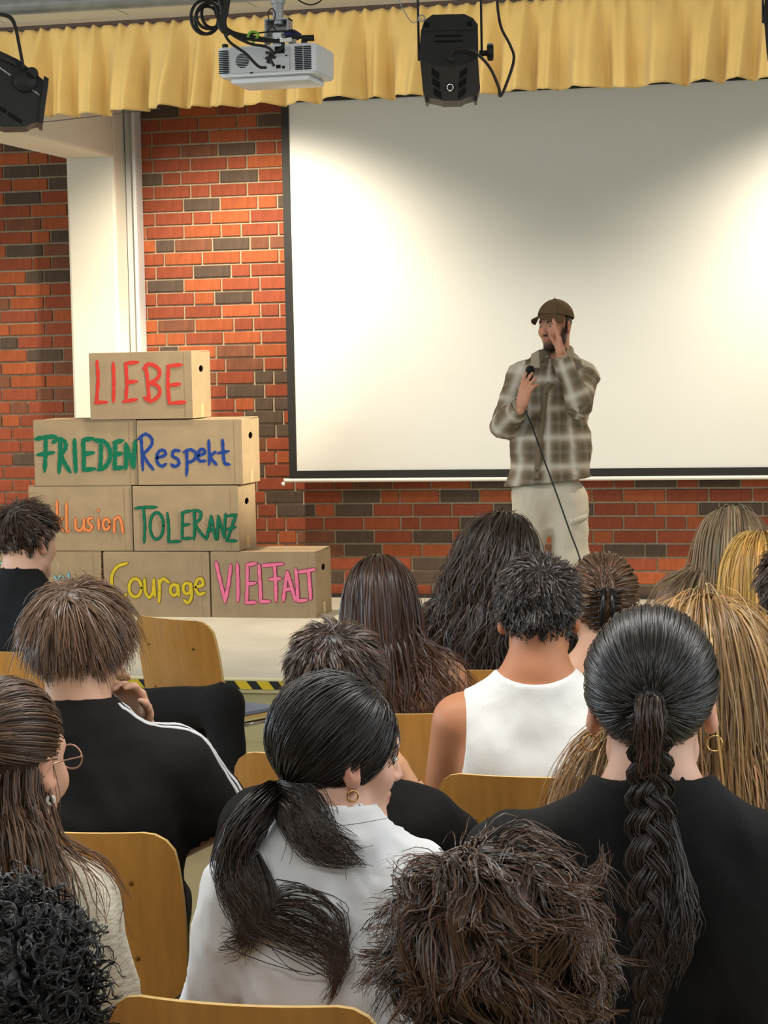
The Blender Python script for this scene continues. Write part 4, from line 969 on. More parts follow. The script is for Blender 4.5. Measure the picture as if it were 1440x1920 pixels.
# ================================================================== PEOPLE
M_skin = mat('skin', (1, 1, 1), .5, .35, attr='tint', bump=(260, .06), sss=.0)
TONE = dict(light=srgb(226, 178, 152), fair=srgb(222, 172, 142), tan=srgb(190, 128, 92), olive=srgb(204, 150, 112), medium=srgb(186, 130, 104))
class P_: pass
PEOPLE = []
def person(px, py, depth, label, s=1.0, turn=0.0, lean=0.0, side=0.0, head=(0, 0, 0), female=True, tone='fair', shw=None, elbows=None, wrists=None, torso=1.0, lips=None, hb=.0065, hipz=.53, headfwd=.05, neckdrop=.165, hands=True, nape=None):
    """a seated figure whose head centre is at the given place; +turn faces further right than away from us"""
    p = P_(); PEOPLE.append(p); H = at(px, py, depth); f = ray(px, py); rz = math.atan2(f[1], f[0])-PI/2-turn
    ny = -.055-lean; p.s = s; hz = float(H[2]); hl = np.array((side, ny+headfwd, hz)); c, sn = math.cos(rz), math.sin(rz)
    base = (H[0]-(c*hl[0]-sn*hl[1]), H[1]-(sn*hl[0]+c*hl[1]), 0)
    p.root = empty('person', base, rz); tag(p.root, label, 'person', 'seated audience'); p.base = base; p.rz = rz; p.heading = rz
    p.R = rotm(*head); p.T = (p.R, hl.astype(np.float32)); p.hl = hl
    sh = shw if shw else (.158 if female else .178); sh *= s; p.sh = sh
    zb = hz-neckdrop*s; p.nk = np.array((side*.5, ny, zb)); p.ny = ny; p.zb = zb
    q = p.nk; zs = zb-.055*s
    S_ = {sx: np.array((q[0]+sx*sh, ny, zs)) for sx in (-1, 1)}; p.S = S_
    el = elbows or {}; wr = wrists or {}
    p.El = {sx: np.array(el.get(sx, (q[0]+sx*(sh+.055), ny+.10, zs-.275))) for sx in (-1, 1)}
    p.Wr = {sx: np.array(wr.get(sx, (sx*.11, .27, hipz+.12))) for sx in (-1, 1)}
    ch_z = zs-.12; ws_z = (zs-.17+hipz)/2; dpt = .098 if female else .108
    w_ = sh*.98
    p.tor = [E((q[0]*.9, ny+.012, ch_z), v3(w_*torso, dpt*torso, .155), None, .0),
             C(S_[-1]+np.array((.02, 0, -.004)), S_[1]+np.array((-.02, 0, -.004)), .052*s, None, .05),
             C(q+np.array((-.02, 0, .055)), S_[-1]+np.array((.035, 0, .006)), .034*s, .044*s, .05), C(q+np.array((.02, 0, .055)), S_[1]+np.array((-.035, 0, .006)), .034*s, .044*s, .05),
             E((q[0]*.6, ny*.75, ws_z), v3(w_*(.84 if female else .92)*torso, dpt*.98*torso, .20), None, .08),
             E((0, -.01, hipz+.03), v3(.175, .135, .13), None, .09),
             E((S_[-1][0]+.07, ny-.045, ch_z+.03), v3(.06, .05, .09), None, .04), E((S_[1][0]-.07, ny-.045, ch_z+.03), v3(.06, .05, .09), None, .04)]
    hd = p.T; X = lambda a: (p.R@(np.array(a, np.float32)*s)+hd[1])
    nr = (.050 if female else .058)*s
    p.neck = [C(X((0, -.028, -.035)), q+np.array((0, .005, -.005)), nr, nr*1.12, .025)]
    arms = []
    for sx in (-1, 1):
        arms += [C(S_[sx], p.El[sx], (.047 if female else .053)*s, .039*s, .03), C(p.El[sx], p.Wr[sx], .038*s, .026*s, .015)]
    p.arms = arms
    hp = []; p.hands = []; CUR['c'] = hl; CUR['tent'] = depth < 3.6
    if hands:
        for sx in (-1, 1):
            d = p.Wr[sx]-p.El[sx]; M = Vector(d).to_track_quat('Y', 'Z').to_matrix().to_4x4(); M.translation = Vector(p.Wr[sx])
            h_ = hand_prims(M, .95*s, (.35, .4, .4, .45), .05, (.5, .3), left=(sx < 0)); p.hands.append(h_); hp += h_[:5]
    p.body_prims = p.tor[:]; p.female = female; p.hb = hb; p.tone = TONE[tone]; p.lips = lips
    prims = head_prims(p.T, s, female)
    pos = [a for a in prims if a[0][0] != 'x']; neg = [a for a in prims if a[0][0] == 'x']
    p.loc = lambda W: np.array((c*(W[0]-base[0])+sn*(W[1]-base[1]), -sn*(W[0]-base[0])+c*(W[1]-base[1]), W[2]))
    p.skin = SDF(pos+p.neck+p.tor+arms+hp+neg); p.headneck = SDF(pos+p.neck+p.tor+neg); p.nr = nr
    return p
def finish_body(p, **kw):
    """coarse trunk and arms, finer head and hands, one mesh"""
    V1, F1 = surface(p.skin, .0105); lo = p.hl+np.array((-.125, -.15, 0)); lo[2] = p.nk[2]+.015; hi = p.hl+np.array((.125, .15, .15))
    hd = surface(p.headneck, p.hb, lo, hi); parts = [hd]+[surface(SDF(h_), max(.0042, p.hb)) for h_ in p.hands]
    keep = ~((V1 > lo+np.array((.006, .006, .008))) & (V1 < hi)).all(1)
    for h_ in p.hands: keep &= SDF(h_, .004)(V1) > 0
    F1 = F1[keep[F1].all(1)]; Vs, Fs, k = [V1], [F1], len(V1)
    for v_, f_ in parts: Vs.append(v_); Fs.append(f_+k); k += len(v_)
    V, F = np.vstack(Vs), np.vstack(Fs); me = mesh_np('body', V, F); set_col(me, head_colour(V, p.T, p.s, p.tone, lips=p.lips, **kw)); p.body = obj('body', me, M_skin, p.root); return p.body
def shirt(p, m, name='shirt', sleeve='short', infl=.011, fold=.0050, seed=3, cut=(), neck=.066, necky=.004, hem=.46, h=.010, collar=True, loose=1.0, col=None, sl=.62, stretch=(1, 1, .6), nlow=0.0, nape=None):
    pr = list(p.tor)+([C(p.nk+np.array((0, .005, -.04)), p.nk+np.array((0, .006, .022)), p.nr*1.14, p.nr*1.08, .05)] if (collar or nape) else []); cuts = []; neck = max(neck, p.nr*1.12+.004) if collar else neck
    for sx in (-1, 1):
        S_, E_, W_ = p.S[sx], p.El[sx], p.Wr[sx]
        if sleeve == 'short':
            e = S_+(E_-S_)*sl; pr.append(C(S_, e+(E_-S_)*.12, .050*p.s*loose, .052*p.s*loose, .04)); cuts.append(XP(e, E_-S_))
        elif sleeve == 'long':
            pr += [C(S_, E_, .050*p.s*loose, .045*p.s*loose, .04), C(E_, W_, .044*p.s*loose, .034*p.s*loose, .03)]
            cuts.append(('xc', *(C(W_+(W_-E_)*.04, W_+(W_-E_)*1.2, .06, .08, .004)[1:])))
    # plane cuts of sleeves must not reach the torso: turn them into capped removal cones
    cc = []
    for q in cuts:
        if q[0] == 'xp':
            n = q[2]; cc.append(XC(q[1]+n*.075, q[1]+n*.40, .075, .075, .003))
        else: cc.append(q)
    nk = p.nk+np.array((0, necky, 0))
    cc.append(XC(nk+np.array((0, .018, neck+.036-nlow)), nk+np.array((0, .03, .34)), neck, neck*1.15, .008))
    cc += list(cut); cc.append(XP((0, 0, hem), (0, 0, -1)))
    nkc = cc[-2-len(cut)]; rib = .0040 if collar else .0015
    f1 = creases(24, fold, seed, stretch); f2 = creases(52, fold*.45, seed+5, stretch)
    def folds(P):
        dn = np.clip(prim_d(nkc, P)/.05, 0, 1); band = np.clip(1.6-np.abs(prim_d(nkc, P)-.005)/.009, 0, 1)
        return (f1(P)+f2(P))*dn+rib*band
    p.shirt = SDF(pr+cc, infl, folds)
    V, F = surface(p.shirt, h); me = mesh_np(name, V, F)
    if col is not None: set_col(me, col(V))
    o = obj(name, me, m, p.root)
    return o
M_jeans = mat('trousers_dark', srgb(36, 38, 46), .85, bump=(260, .2))
def legs(p, m=None, knees=None, feet=True, hipz=.53, h=.019, ankles=None):
    kn = knees or {}; an = ankles or {}; pr = [E((0, -.01, hipz+.005), v3(.172, .13, .11), None, .0)]
    for sx in (-1, 1):
        K = np.array(kn.get(sx, (sx*.12, .43, hipz-.01))); A = np.array(an.get(sx, (sx*.13, .40, .10)))
        pr += [C((sx*.09, 0, hipz), K, .085, .062, .05), C(K, A, .060, .045, .03)]
        if feet:
            sh_ = SDF([E(A+np.array((0, -.01, -.055)), v3(.040, .045, .042), None, 0), C(A+np.array((0, 0, -.07)), A+np.array((0, .14, -.075)), .036, .030, .03), XP((0, 0, 0.004), (0, 0, -1))])
            V, F = surface(sh_, .015); obj('shoe', mesh_np('shoe', V, F), mat('shoe_dark', srgb(50, 48, 48), .6), p.root)
    sd = SDF(pr, .004, creases(22, .005, 21)); V, F = surface(sd, h); return obj('trousers', mesh_np('trousers', V, F), m or M_jeans, p.root)

# ---- hair styles
SK = ((0, -.012, .030), (.078, .098, .092))
def local_dirs(q):
    n = (q-np.array(SK[0]))/np.array(SK[1])**2; return n/np.linalg.norm(n, axis=1)[:, None]
def short_hair(p, m, n=2600, top=.055, side_=.022, whorl=(.012, -.070, .095), lift=.55, fwd=.5, seed=1, r=.0011, segs=6, messy=.010, var=.35, low=-.070, wave=0.0, tip=None, fuzz=0.4, cl=120, grav=.10, cls=.5, tous=None):
    q, w = roots_on(p.T, p.s, n, seed=seed, low=low); nn = local_dirs(q); W = np.array(whorl)
    t = q-W; t -= (t*nn).sum(1)[:, None]*nn; t /= np.linalg.norm(t, axis=1)[:, None]+1e-9
    g0_ = np.random.default_rng(seed+8); nw = np.clip(1-np.linalg.norm(q-W, axis=1)/.035, 0, 1)[:, None]; t = t*(1-nw)+nw*1.3*g0_.normal(size=t.shape)*.7
    t = t+np.array((0, fwd, 0))*np.clip(q[:, 2:]/.08, 0, 1)+np.array((0, 0, -.5)); t -= (t*nn).sum(1)[:, None]*nn*.8
    g = np.random.default_rng(seed+3); t /= np.linalg.norm(t, axis=1)[:, None]
    # swirl around the whorl
    sw = np.cross(nn, t); t = t+.45*sw; lf = lift*np.clip((q[:, 2]+.03)/.10, .25, 1)[:, None]
    d = t+nn*lf+fuzz*g.normal(size=t.shape); d /= np.linalg.norm(d, axis=1)[:, None]
    L = np.interp(q[:, 2], [-.08, -.02, .05, .085], [side_*.6, side_, (side_+top)/2, top])*np.exp(.22*g.normal(size=n))*p.s
    P = grow(w, d@p.R.T, L, segs+1, p.T, p.s, gravity=grav, off=.002, offr=.010, seed=seed, stiff=.9)
    if wave: P = frizz(P, wave, seed+9, 2.5)
    if tous:
        P = tousle(P, tous[0], tous[1], seed+12)
        for _ in range(2): P[:, 1:-1] = .5*P[:, 1:-1]+.25*(P[:, :-2]+P[:, 2:])
    P = frizz(P, messy*.35, seed+4, 1.5); near = None
    if cl: P, near = clump(P, cl, cls, seed+5)
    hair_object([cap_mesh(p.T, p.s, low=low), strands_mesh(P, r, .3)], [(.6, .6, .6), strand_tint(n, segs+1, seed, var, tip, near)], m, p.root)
def long_hair(p, m, n=2000, length=.45, part=(0, .03, .12), seed=1, r=.0013, segs=18, gravity=.30, off=.004, offr=.018, wave=.0, wfreq=3.0, frz=.006, var=.35, tip=None, lvar=.12, body=True, cl=140, cls=.45, wind=None, low=-.06, tpow=1.0, back=.35, lenfn=None, d0bias=None, w0=.15):
    q, w = roots_on(p.T, p.s, n, seed=seed, low=low, side=-.01, front=.080); nn = local_dirs(q); g = np.random.default_rng(seed+3)
    t = q-np.array(part); t -= (t*nn).sum(1)[:, None]*nn; t /= np.linalg.norm(t, axis=1)[:, None]+1e-9; t = t+np.array((0, -back, -.2))+.12*g.normal(size=t.shape)
    if d0bias is not None: t = t+np.array(d0bias)
    t += nn*.25; t /= np.linalg.norm(t, axis=1)[:, None]
    L = length*(1+lvar*g.normal(size=n))
    if lenfn is not None: L = L*lenfn(q)
    sd = SDF(p.shirt.p if hasattr(p, 'shirt') else p.skin.p, .006) if body else None
    if sd is not None: sd = SDF([a for a in sd.p if a[0] in 'ce']+p.neck, .012)
    P = grow(w, t@p.R.T, L, segs+1, p.T, p.s, body=sd, gravity=gravity, off=off, offr=offr, seed=seed, wind=wind)
    near = None
    if cl: P, near = clump(P, cl, cls, seed+5)
    if wave:
        u = np.linspace(0, 1, segs+1); ph = g.uniform(0, 6.28, n)
        if near is not None: gp = g.uniform(0, 6.28, n); ph = gp[near]+.5*g.normal(size=n)
        amp = wave*np.clip((u-w0)/.35, 0, 1); a = np.sin(u[None]*wfreq*2*PI*(length/.45)+ph[:, None])*amp; b = np.cos(u[None]*wfreq*2*PI*(length/.45)+ph[:, None]*1.3)*amp*.6
        P[:, :, 0] += a; P[:, :, 1] -= np.abs(b)
    P = frizz(P, frz, seed+6, 3.0)
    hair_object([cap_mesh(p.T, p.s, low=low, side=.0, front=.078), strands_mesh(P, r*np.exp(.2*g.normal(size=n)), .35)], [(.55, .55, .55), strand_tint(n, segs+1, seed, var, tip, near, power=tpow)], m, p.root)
    return P
def swept(p, q, target, n, lift0=.003, lift1=.009, seed=1, sag=0.0):
    """hair combed over the skull to a point, in person space"""
    g = np.random.default_rng(seed); r = np.array(SK[1]); c = np.array(SK[0]); u0 = (q-c)/r; uT = (np.array(target)-c)/r; uT = uT/np.linalg.norm(uT, axis=-1, keepdims=True)
    if uT.ndim == 1: uT = np.tile(uT, (len(q), 1))
    om = np.arccos(np.clip((u0*uT).sum(1), -.999, .999)); P = np.zeros((len(q), n, 3)); lf = lift0+lift1*g.random(len(q))
    for i in range(n):
        t = (i/(n-1))**.9; a = (np.sin((1-t)*om)/np.sin(om))[:, None]; b = (np.sin(t*om)/np.sin(om))[:, None]
        u = u0*a+uT*b; u[:, 2] -= sag*math.sin(PI*t); u /= np.linalg.norm(u, axis=1)[:, None]
        P[:, i] = c+u*(r+(lf*math.sin(PI*min(1, t*1.1+.1))+.002+.008*t**3)[:, None])
    return (P*p.s)@p.R.T+p.T[1]
def tail(guide, n, segs, rad, seed, wave=.0, wf=3, frz=.004, taper=True, flat=1.0, splay=0.0):
    g = np.random.default_rng(seed); G = spline(guide, segs+1); T_ = np.gradient(G, axis=0); T_ /= np.linalg.norm(T_, axis=1)[:, None]
    A = np.cross(T_, np.array((0, 1., .15))); A /= np.linalg.norm(A, axis=1)[:, None]+1e-9; B = np.cross(T_, A)
    a = g.uniform(0, 2*PI, n); rho = np.sqrt(g.random(n)); u = np.linspace(0, 1, segs+1)
    prof = np.interp(u, np.linspace(0, 1, len(rad)), rad)
    x = (rho*np.cos(a))[:, None]*prof[None]; y = (rho*np.sin(a))[:, None]*prof[None]*flat
    if wave: ph = g.uniform(0, 6.28, n//12+1)[np.arange(n)//12]; x = x+wave*np.sin(u[None]*wf*6.28+ph[:, None])*np.clip(u*2, 0, 1); y = y+.6*wave*np.cos(u[None]*wf*6.28+ph[:, None]*2)*np.clip(u*2, 0, 1)
    if splay: x = x+splay*g.normal(size=(n, 1))*u[None]**2
    P = G[None]+x[..., None]*A[None]+y[..., None]*B[None]; ends = .7+.3*g.random(n)
    if taper:                                             # strands stop at different lengths
        out = np.zeros_like(P)
        for i in range(segs+1):
            f_ = ends*i; k0 = np.minimum(f_.astype(int), segs-1); fr = (f_-k0)[:, None]; out[:, i] = P[np.arange(n), k0]*(1-fr)+P[np.arange(n), k0+1]*fr
        P = out
    return frizz(P, frz, seed+2, 4.0)
def curly_hair(p, m, n=1000, rad=.010, turns=3.0, length=.075, seed=1, r=.0017, segs=20, lift=1.0, low=-.075, var=.35, grav=.10, tip=None, lenfn=None, flat=.0, sw=0.0, cl=0, fz=.45, cls=.6, cpow=1.0):
    q, w = roots_on(p.T, p.s, n, seed=seed, low=low); nn = local_dirs(q); g = np.random.default_rng(seed+1)
    d = nn*lift+fz*g.normal(size=nn.shape)+np.array((0, 0, -.25)); d += np.cross(nn, np.array((0, 0, 1.)))*sw; d /= np.linalg.norm(d, axis=1)[:, None]
    L = length*np.exp(.25*g.normal(size=n))*p.s
    if lenfn is not None: L = L*lenfn(q)
    P = grow(w, d@p.R.T, L, segs+1, p.T, p.s, gravity=grav, off=.004, offr=.02, seed=seed, stiff=.85).astype(float)
    T_ = np.gradient(P, axis=1); T_ /= np.linalg.norm(T_, axis=2, keepdims=True)+1e-9; ref = g.normal(size=(n, 1, 3)); A = np.cross(T_, ref); A /= np.linalg.norm(A, axis=2, keepdims=True)+1e-9; B = np.cross(T_, A)
    u = np.linspace(0, 1, segs+1)[None, :, None]; ph = g.uniform(0, 6.28, (n, 1, 1)); R_ = rad*np.exp(.3*g.normal(size=(n, 1, 1)))*np.clip(u*3, 0, 1); tn = turns*np.exp(.25*g.normal(size=(n, 1, 1)))
    P = P+R_*(np.cos(tn*u*6.28+ph)*A+np.sin(tn*u*6.28+ph)*B)
    near = None
    if cl: P, near = clump(P, cl, cls, seed+5, cpow)
    hair_object([cap_mesh(p.T, p.s, low=low, grow_=.008), strands_mesh(P, r*np.exp(.25*g.normal(size=n)), .4)], [(.5, .5, .5), strand_tint(n, segs+1, seed, var, tip, near)], m, p.root)
def lock_hair(p, m, nl=300, per=11, rad=.011, turns=1.2, length=.075, thick=.005, seed=1, r=.001, segs=14, lift=.35, low=-.07, var=.35, grav=.06, tip=None, fz=.5):
    """curls: bundles of strands that share one coil"""
    q, w = roots_on(p.T, p.s, nl, seed=seed, low=low); nn = local_dirs(q); g = np.random.default_rng(seed+1)
    d = nn*lift+fz*g.normal(size=nn.shape)+np.array((0, 0, -.2)); d /= np.linalg.norm(d, axis=1)[:, None]
    P = grow(w, d@p.R.T, length*np.exp(.22*g.normal(size=nl))*p.s, segs+1, p.T, p.s, gravity=grav, off=.003, offr=.014, seed=seed, stiff=.88).astype(float)
    T_ = np.gradient(P, axis=1); T_ /= np.linalg.norm(T_, axis=2, keepdims=True)+1e-9; ref = g.normal(size=(nl, 1, 3)); A = np.cross(T_, ref); A /= np.linalg.norm(A, axis=2, keepdims=True)+1e-9; B = np.cross(T_, A)
    u = np.linspace(0, 1, segs+1)[None, :, None]; ph = g.uniform(0, 6.28, (nl, 1, 1)); R_ = rad*np.exp(.25*g.normal(size=(nl, 1, 1)))*np.clip(u*2.5, 0, 1); tn = turns*np.exp(.2*g.normal(size=(nl, 1, 1)))*np.sign(g.normal(size=(nl, 1, 1)))
    G = P+R_*(np.cos(tn*u*6.28+ph)*A+np.sin(tn*u*6.28+ph)*B)
    G = np.repeat(G, per, 0); A, B = np.repeat(A, per, 0), np.repeat(B, per, 0); n = nl*per; a = g.uniform(0, 6.28, (n, 1, 1)); rho = np.sqrt(g.random((n, 1, 1)))*thick*(1-.7*u)
    S_ = frizz(G+rho*(np.cos(a)*A+np.sin(a)*B), .0016, seed+3, 4.0)
    hair_object([cap_mesh(p.T, p.s, low=low, grow_=.006), strands_mesh(S_, r*np.exp(.2*g.normal(size=n)), .4)], [(.45, .45, .45), strand_tint(n, segs+1, seed, var, tip, np.repeat(np.arange(nl)*per, per))], m, p.root)
def hoop(p, sx, rad, drop=.0, name='earring', m=None, gap=0.0, th=.0011, yaw=0.0):
    c = p.R@(np.array((sx*.083, -.002, -.043-rad-drop))*p.s)+p.T[1]; Re = p.R@rotm(sx*.3+yaw)
    pts = [c+Re@np.array((0, rad*math.cos(a), rad*math.sin(a))) for a in np.linspace(PI/2+gap, 2*PI+PI/2-gap, 26)]
    MB().tube(pts, th, 6).build(name, m or mat('gold', srgb(230, 190, 120), .2, metal=1.0), p.root, smooth=True)
def glasses(p, m):
    def X(a): return p.R@(np.array(a)*p.s)+p.T[1]
    g = empty('glasses_tmp') if False else None; b = MB()
    for sx in (-1, 1):
        a = np.linspace(0, 2*PI, 25); pts = [X((sx*(.033+.023*math.cos(t)*(1-.08*math.sin(t))), .108-.10*abs(.033+.023*math.cos(t))*.25, .002+.019*math.sin(t))) for t in a]; b.tube(pts, .0013, 6, cap=False)
        b.tube([X((sx*.056, .104, .006)), X((sx*.074, .085, .008)), X((sx*.082, .03, .008)), X((sx*.083, -.002, .006)), X((sx*.083, -.018, -.012))], .0013, 6)
    b.tube([X((-.011, .108, .006)), X((0, .111, .009)), X((.011, .108, .006))], .0013, 6)
    o = b.build('glasses', m, p.root, smooth=True)
    for sx in (-1, 1):
        a = np.linspace(0, 2*PI, 17)[:-1]; pts = [X((sx*(.033+.022*math.cos(t)), .1075-.10*abs(.033+.022*math.cos(t))*.25, .002+.018*math.sin(t))) for t in a]
        gl = mat('lens_glass', (.9, .92, .95), .05); gl.node_tree.nodes['Principled BSDF'].inputs['Transmission Weight'].default_value = 1.0; gl.node_tree.nodes['Principled BSDF'].inputs['IOR'].default_value = 1.05
        MB().add(pts, [list(range(16))]).build('lens', gl, o)
def eyes(p, brow=None, open_=True):
    def X(a): return p.R@(np.array(a)*p.s)+p.T[1]
    for sx in (-1, 1):
        M = Matrix.Translation(Vector(X((sx*.031, .0800, .000)))) @ Matrix([[*map(float, r_)] for r_ in p.R]).to_4x4() @ Matrix.Diagonal((1.1, .95, .50, 1))
        prof = [(.0002, -.0105)]+[(.0105*math.sin(a), -.0105*math.cos(a)) for a in np.linspace(.2, PI-.2, 9)]+[(.0002, .0105)]
        e = MB().lathe([(r_*p.s, z_*p.s) for r_, z_ in prof], 16, M @ Matrix.Rotation(-PI/2, 4, 'X')).build('eye', mat('eye_white', srgb(230, 224, 218), .2), p.root, smooth=True)
        MB().lathe([(r_*p.s, z_*p.s) for r_, z_ in ((.0066, .0082), (.0052, .0098), (.0002, .0112))], 14, M @ Matrix.Rotation(-PI/2, 4, 'X')).build('iris', mat('iris_dark', srgb(46, 30, 22), .15), e, smooth=True)
        if brow is not None:
            pts = [X((sx*x_, y_, z_)) for x_, y_, z_ in ((.012, .0915, .019), (.025, .091, .024), (.040, .083, .024), (.050, .073, .018))]
            MB().tube(spline(pts, 12), np.array([.0025, .0035, .004, .004, .004, .0038, .0036, .0032, .003, .0025, .002, .001])*p.s, 6).build('eyebrow', brow, p.root, smooth=True)

# ================================================================== THE AUDIENCE
def cloth(name, col, rough=.85, bump=(420, .18), **kw): return mat(name, col, rough, .25, bump=bump, sheen=(.15 if min(col) > .05 else 0), **kw)
K_black = cloth('tee_black', srgb(19, 18, 18)); K_white = cloth('tee_white', srgb(226, 226, 226)); K_tank = cloth('tank_white', srgb(232, 230, 224))
H_black = hair_mat('black', srgb(38, 32, 30)); H_dark = hair_mat('dark_brown', srgb(56, 42, 34)); H_brown = hair_mat('brown', srgb(92, 68, 50)); H_red = hair_mat('red_brown', srgb(60, 42, 32))
H_blond = hair_mat('dark_blond', srgb(166, 128, 80), .40); H_gold = hair_mat('golden_blond', srgb(206, 160, 84), .42); H_ash = hair_mat('ash_blond', srgb(140, 118, 92), .42)
H_curl = hair_mat('black_curls', srgb(26, 23, 24)); H_bcurl = hair_mat('brown_curls', srgb(58, 43, 32), .42)

# ---------- black curls at the bottom left corner (nearest row)
p = person(-6, 1912, 2.34, 'person with tight black curls at the bottom left corner', female=False, tone='medium', s=1.0, hb=.009)
finish_body(p); shirt(p, K_black, h=.012); legs(p)
lock_hair(p, H_curl, 820, 3, rad=.0075, turns=2.6, length=.046, thick=.0026, seed=5, r=.0013, segs=16, lift=.8, var=.3)
# ---------- tousled brown curls, bottom centre (nearest row)
p = person(925, 1826, 2.22, 'person with tousled brown curly hair at the bottom centre', female=False, tone='light', s=1.05, head=(-.18, .05, 0), hb=.007)
finish_body(p); shirt(p, K_black, h=.012); legs(p)
CUR['tent'] = False
short_hair(p, H_bcurl, 8000, top=.080, side_=.040, lift=.34, fwd=.25, fuzz=.12, seed=8, r=.0008, segs=11, messy=.002, var=.42, tip=(1.9, 1.55, 1.25), cl=420, cls=.60, low=-.045, whorl=(-.02, .035, .115), tous=(.0230, .052))
# ---------- woman with glasses and cream knit, left edge
p = person(18, 1432, 3.22, 'woman with glasses, brown half-up hair and cream knitted jumper at the left edge', s=.98, turn=.10, head=(.62, .06, .0), tone='fair', hb=.0055, shw=.125, side=.07)
finish_body(p, flush=.2)
K_knit = mat('knit_cream', srgb(226, 214, 188), .9, .2, bump=(45, 1.0, (1, 1, 2.6)), sheen=.3)
shirt(p, K_knit, 'jumper', 'long', infl=.020, fold=.007, seed=12, h=.0085, loose=1.0, neck=.085, collar=True); legs(p)
glasses(p, mat('rose_frame', srgb(190, 150, 130), .3, metal=.6)); hoop(p, 1, .006, 0, m=mat('pearl', srgb(240, 232, 220), .2), th=.003)
q, w = roots_on(p.T, p.s, 2600, seed=31, side=-.005)
up_ = q[:, 2] > .012; tie = np.array((-.01, -.118, .045))
Pu = swept(p, q[up_], tie, 9, seed=3, lift1=.012); Pt = tail([p.R@np.array(a)*p.s+p.T[1] for a in ((0, -.112, .045), (-.01, -.135, .03), (-.01, -.135, -.04), (0, -.125, -.13), (.02, -.11, -.22))], 500, 16, (.016, .030, .040, .045, .035), 4, wave=.006, frz=.006)
bn = tail([p.R@np.array(a)*p.s+p.T[1] for a in ((-.03, -.118, .06), (-.01, -.14, .07), (.012, -.135, .05), (0, -.125, .03))], 160, 10, (.014, .018, .014, .012), 6)
p.shirt_sd = None
qs = q[~up_]; ws = w[~up_]; nl = local_dirs(qs); dd = nl*.2+np.array((0, -.35, -.9)); dd /= np.linalg.norm(dd, axis=1)[:, None]
sdb = SDF([a for a in p.shirt.p if a[0] in 'ce']+p.neck, .018)
Pl = grow(ws, dd@p.R.T, .26*(1+.12*rng.normal(size=len(qs))), 17, p.T, p.s, body=sdb, gravity=.35, off=.004, offr=.022, seed=9); Pl, _ = clump(Pl, 60, .7, 3); Pl = frizz(Pl, .006, 3, 4.0)
hair_object([cap_mesh(p.T, p.s, side=.0), strands_mesh(Pu, .0011), strands_mesh(Pt, .0012), strands_mesh(bn, .0013), strands_mesh(Pl, .0012)],
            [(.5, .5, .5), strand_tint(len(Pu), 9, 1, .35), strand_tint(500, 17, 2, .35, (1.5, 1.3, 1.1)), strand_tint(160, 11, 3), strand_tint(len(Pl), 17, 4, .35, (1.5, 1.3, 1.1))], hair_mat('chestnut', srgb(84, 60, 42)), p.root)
# ---------- woman in the white T-shirt, face in profile
p = person(634, 1412, 3.30, 'woman in a white T-shirt with a dark ponytail, face turned right', s=.97, turn=-.02, head=(1.22, .12, .04), tone='light', hb=.0042, shw=.130, lips=srgb(196, 108, 104), side=.03)
finish_body(p, flush=.3); shirt(p, K_white, 't_shirt', 'short', infl=.018, fold=.009, seed=17, h=.0080, loose=1.12, neck=.070)
legs(p); eyes(p, mat('brow_dark', srgb(40, 30, 28), .7)); hoop(p, 1, .008, 0, th=.0016)
tie = np.array((.0, -.100, -.062)); q, w = roots_on(p.T, p.s, 3000, seed=41, side=.004, low=-.085)
Pu = swept(p, q, tie, 11, seed=5, lift0=.003, lift1=.010, sag=.10)
W_ = lambda a: p.R@(np.array(a)*p.s)+p.T[1]
t0 = W_(tie)
def off3(*a): return [t0+np.array(v) for v in a]
T1 = tail(off3((0, 0, 0), (-.025, -.04, -.022), (-.052, -.055, -.06), (-.058, -.06, -.11), (-.025, -.06, -.165), (.005, -.06, -.215)), 560, 22, (.018, .030, .034, .028, .018, .008), 7, wave=.008, wf=2.0, frz=.006)
T2 = tail(off3((.01, 0, 0), (.025, -.028, -.008), (.045, -.042, -.035), (.072, -.045, -.072), (.105, -.035, -.092)), 300, 16, (.016, .026, .026, .018, .007), 9, wave=.006, wf=1.6, frz=.007)
T3 = tail(off3((-.035, -.06, -.11), (-.015, -.065, -.175), (.025, -.065, -.215), (.055, -.065, -.25), (.066, -.065, -.29)), 150, 18, (.016, .020, .012, .008, .004), 10, wave=.006, wf=1.3, frz=.004)
Tb = SDF([a for a in p.shirt.p if a[0] in 'ce'], .033)
def out_of(P, sd, off=.003):
    S_, n_, _ = P.shape; X_ = P.reshape(-1, 3).astype(np.float32)
    for _ in range(2):
        d = sd(X_); m_ = d < off
        if m_.any(): d_, g_ = sd.grad(X_[m_]); X_[m_] -= g_*(d_-off)[:, None]
    return X_.reshape(S_, n_, 3)
def relax(P, k=3):
    for _ in range(k): P[:, 1:-1] = .5*P[:, 1:-1]+.25*(P[:, :-2]+P[:, 2:])
    return P
T1, T2, T3 = [relax(out_of(t, Tb, .004), 4) for t in (T1, T2, T3)]
hair_object([cap_mesh(p.T, p.s, side=.004, low=-.08)]+[strands_mesh(t, .0010) for t in (Pu, T1, T2, T3)], [(.5, .5, .5), strand_tint(3000, 11, 1, .3), strand_tint(len(T1), 23, 2, .35, (2.6, 2.0, 1.5)), strand_tint(300, 17, 3, .35, (2.0, 1.6, 1.3)), strand_tint(len(T3), 19, 4, .3, (2.6, 2.0, 1.5))], H_black, p.root)
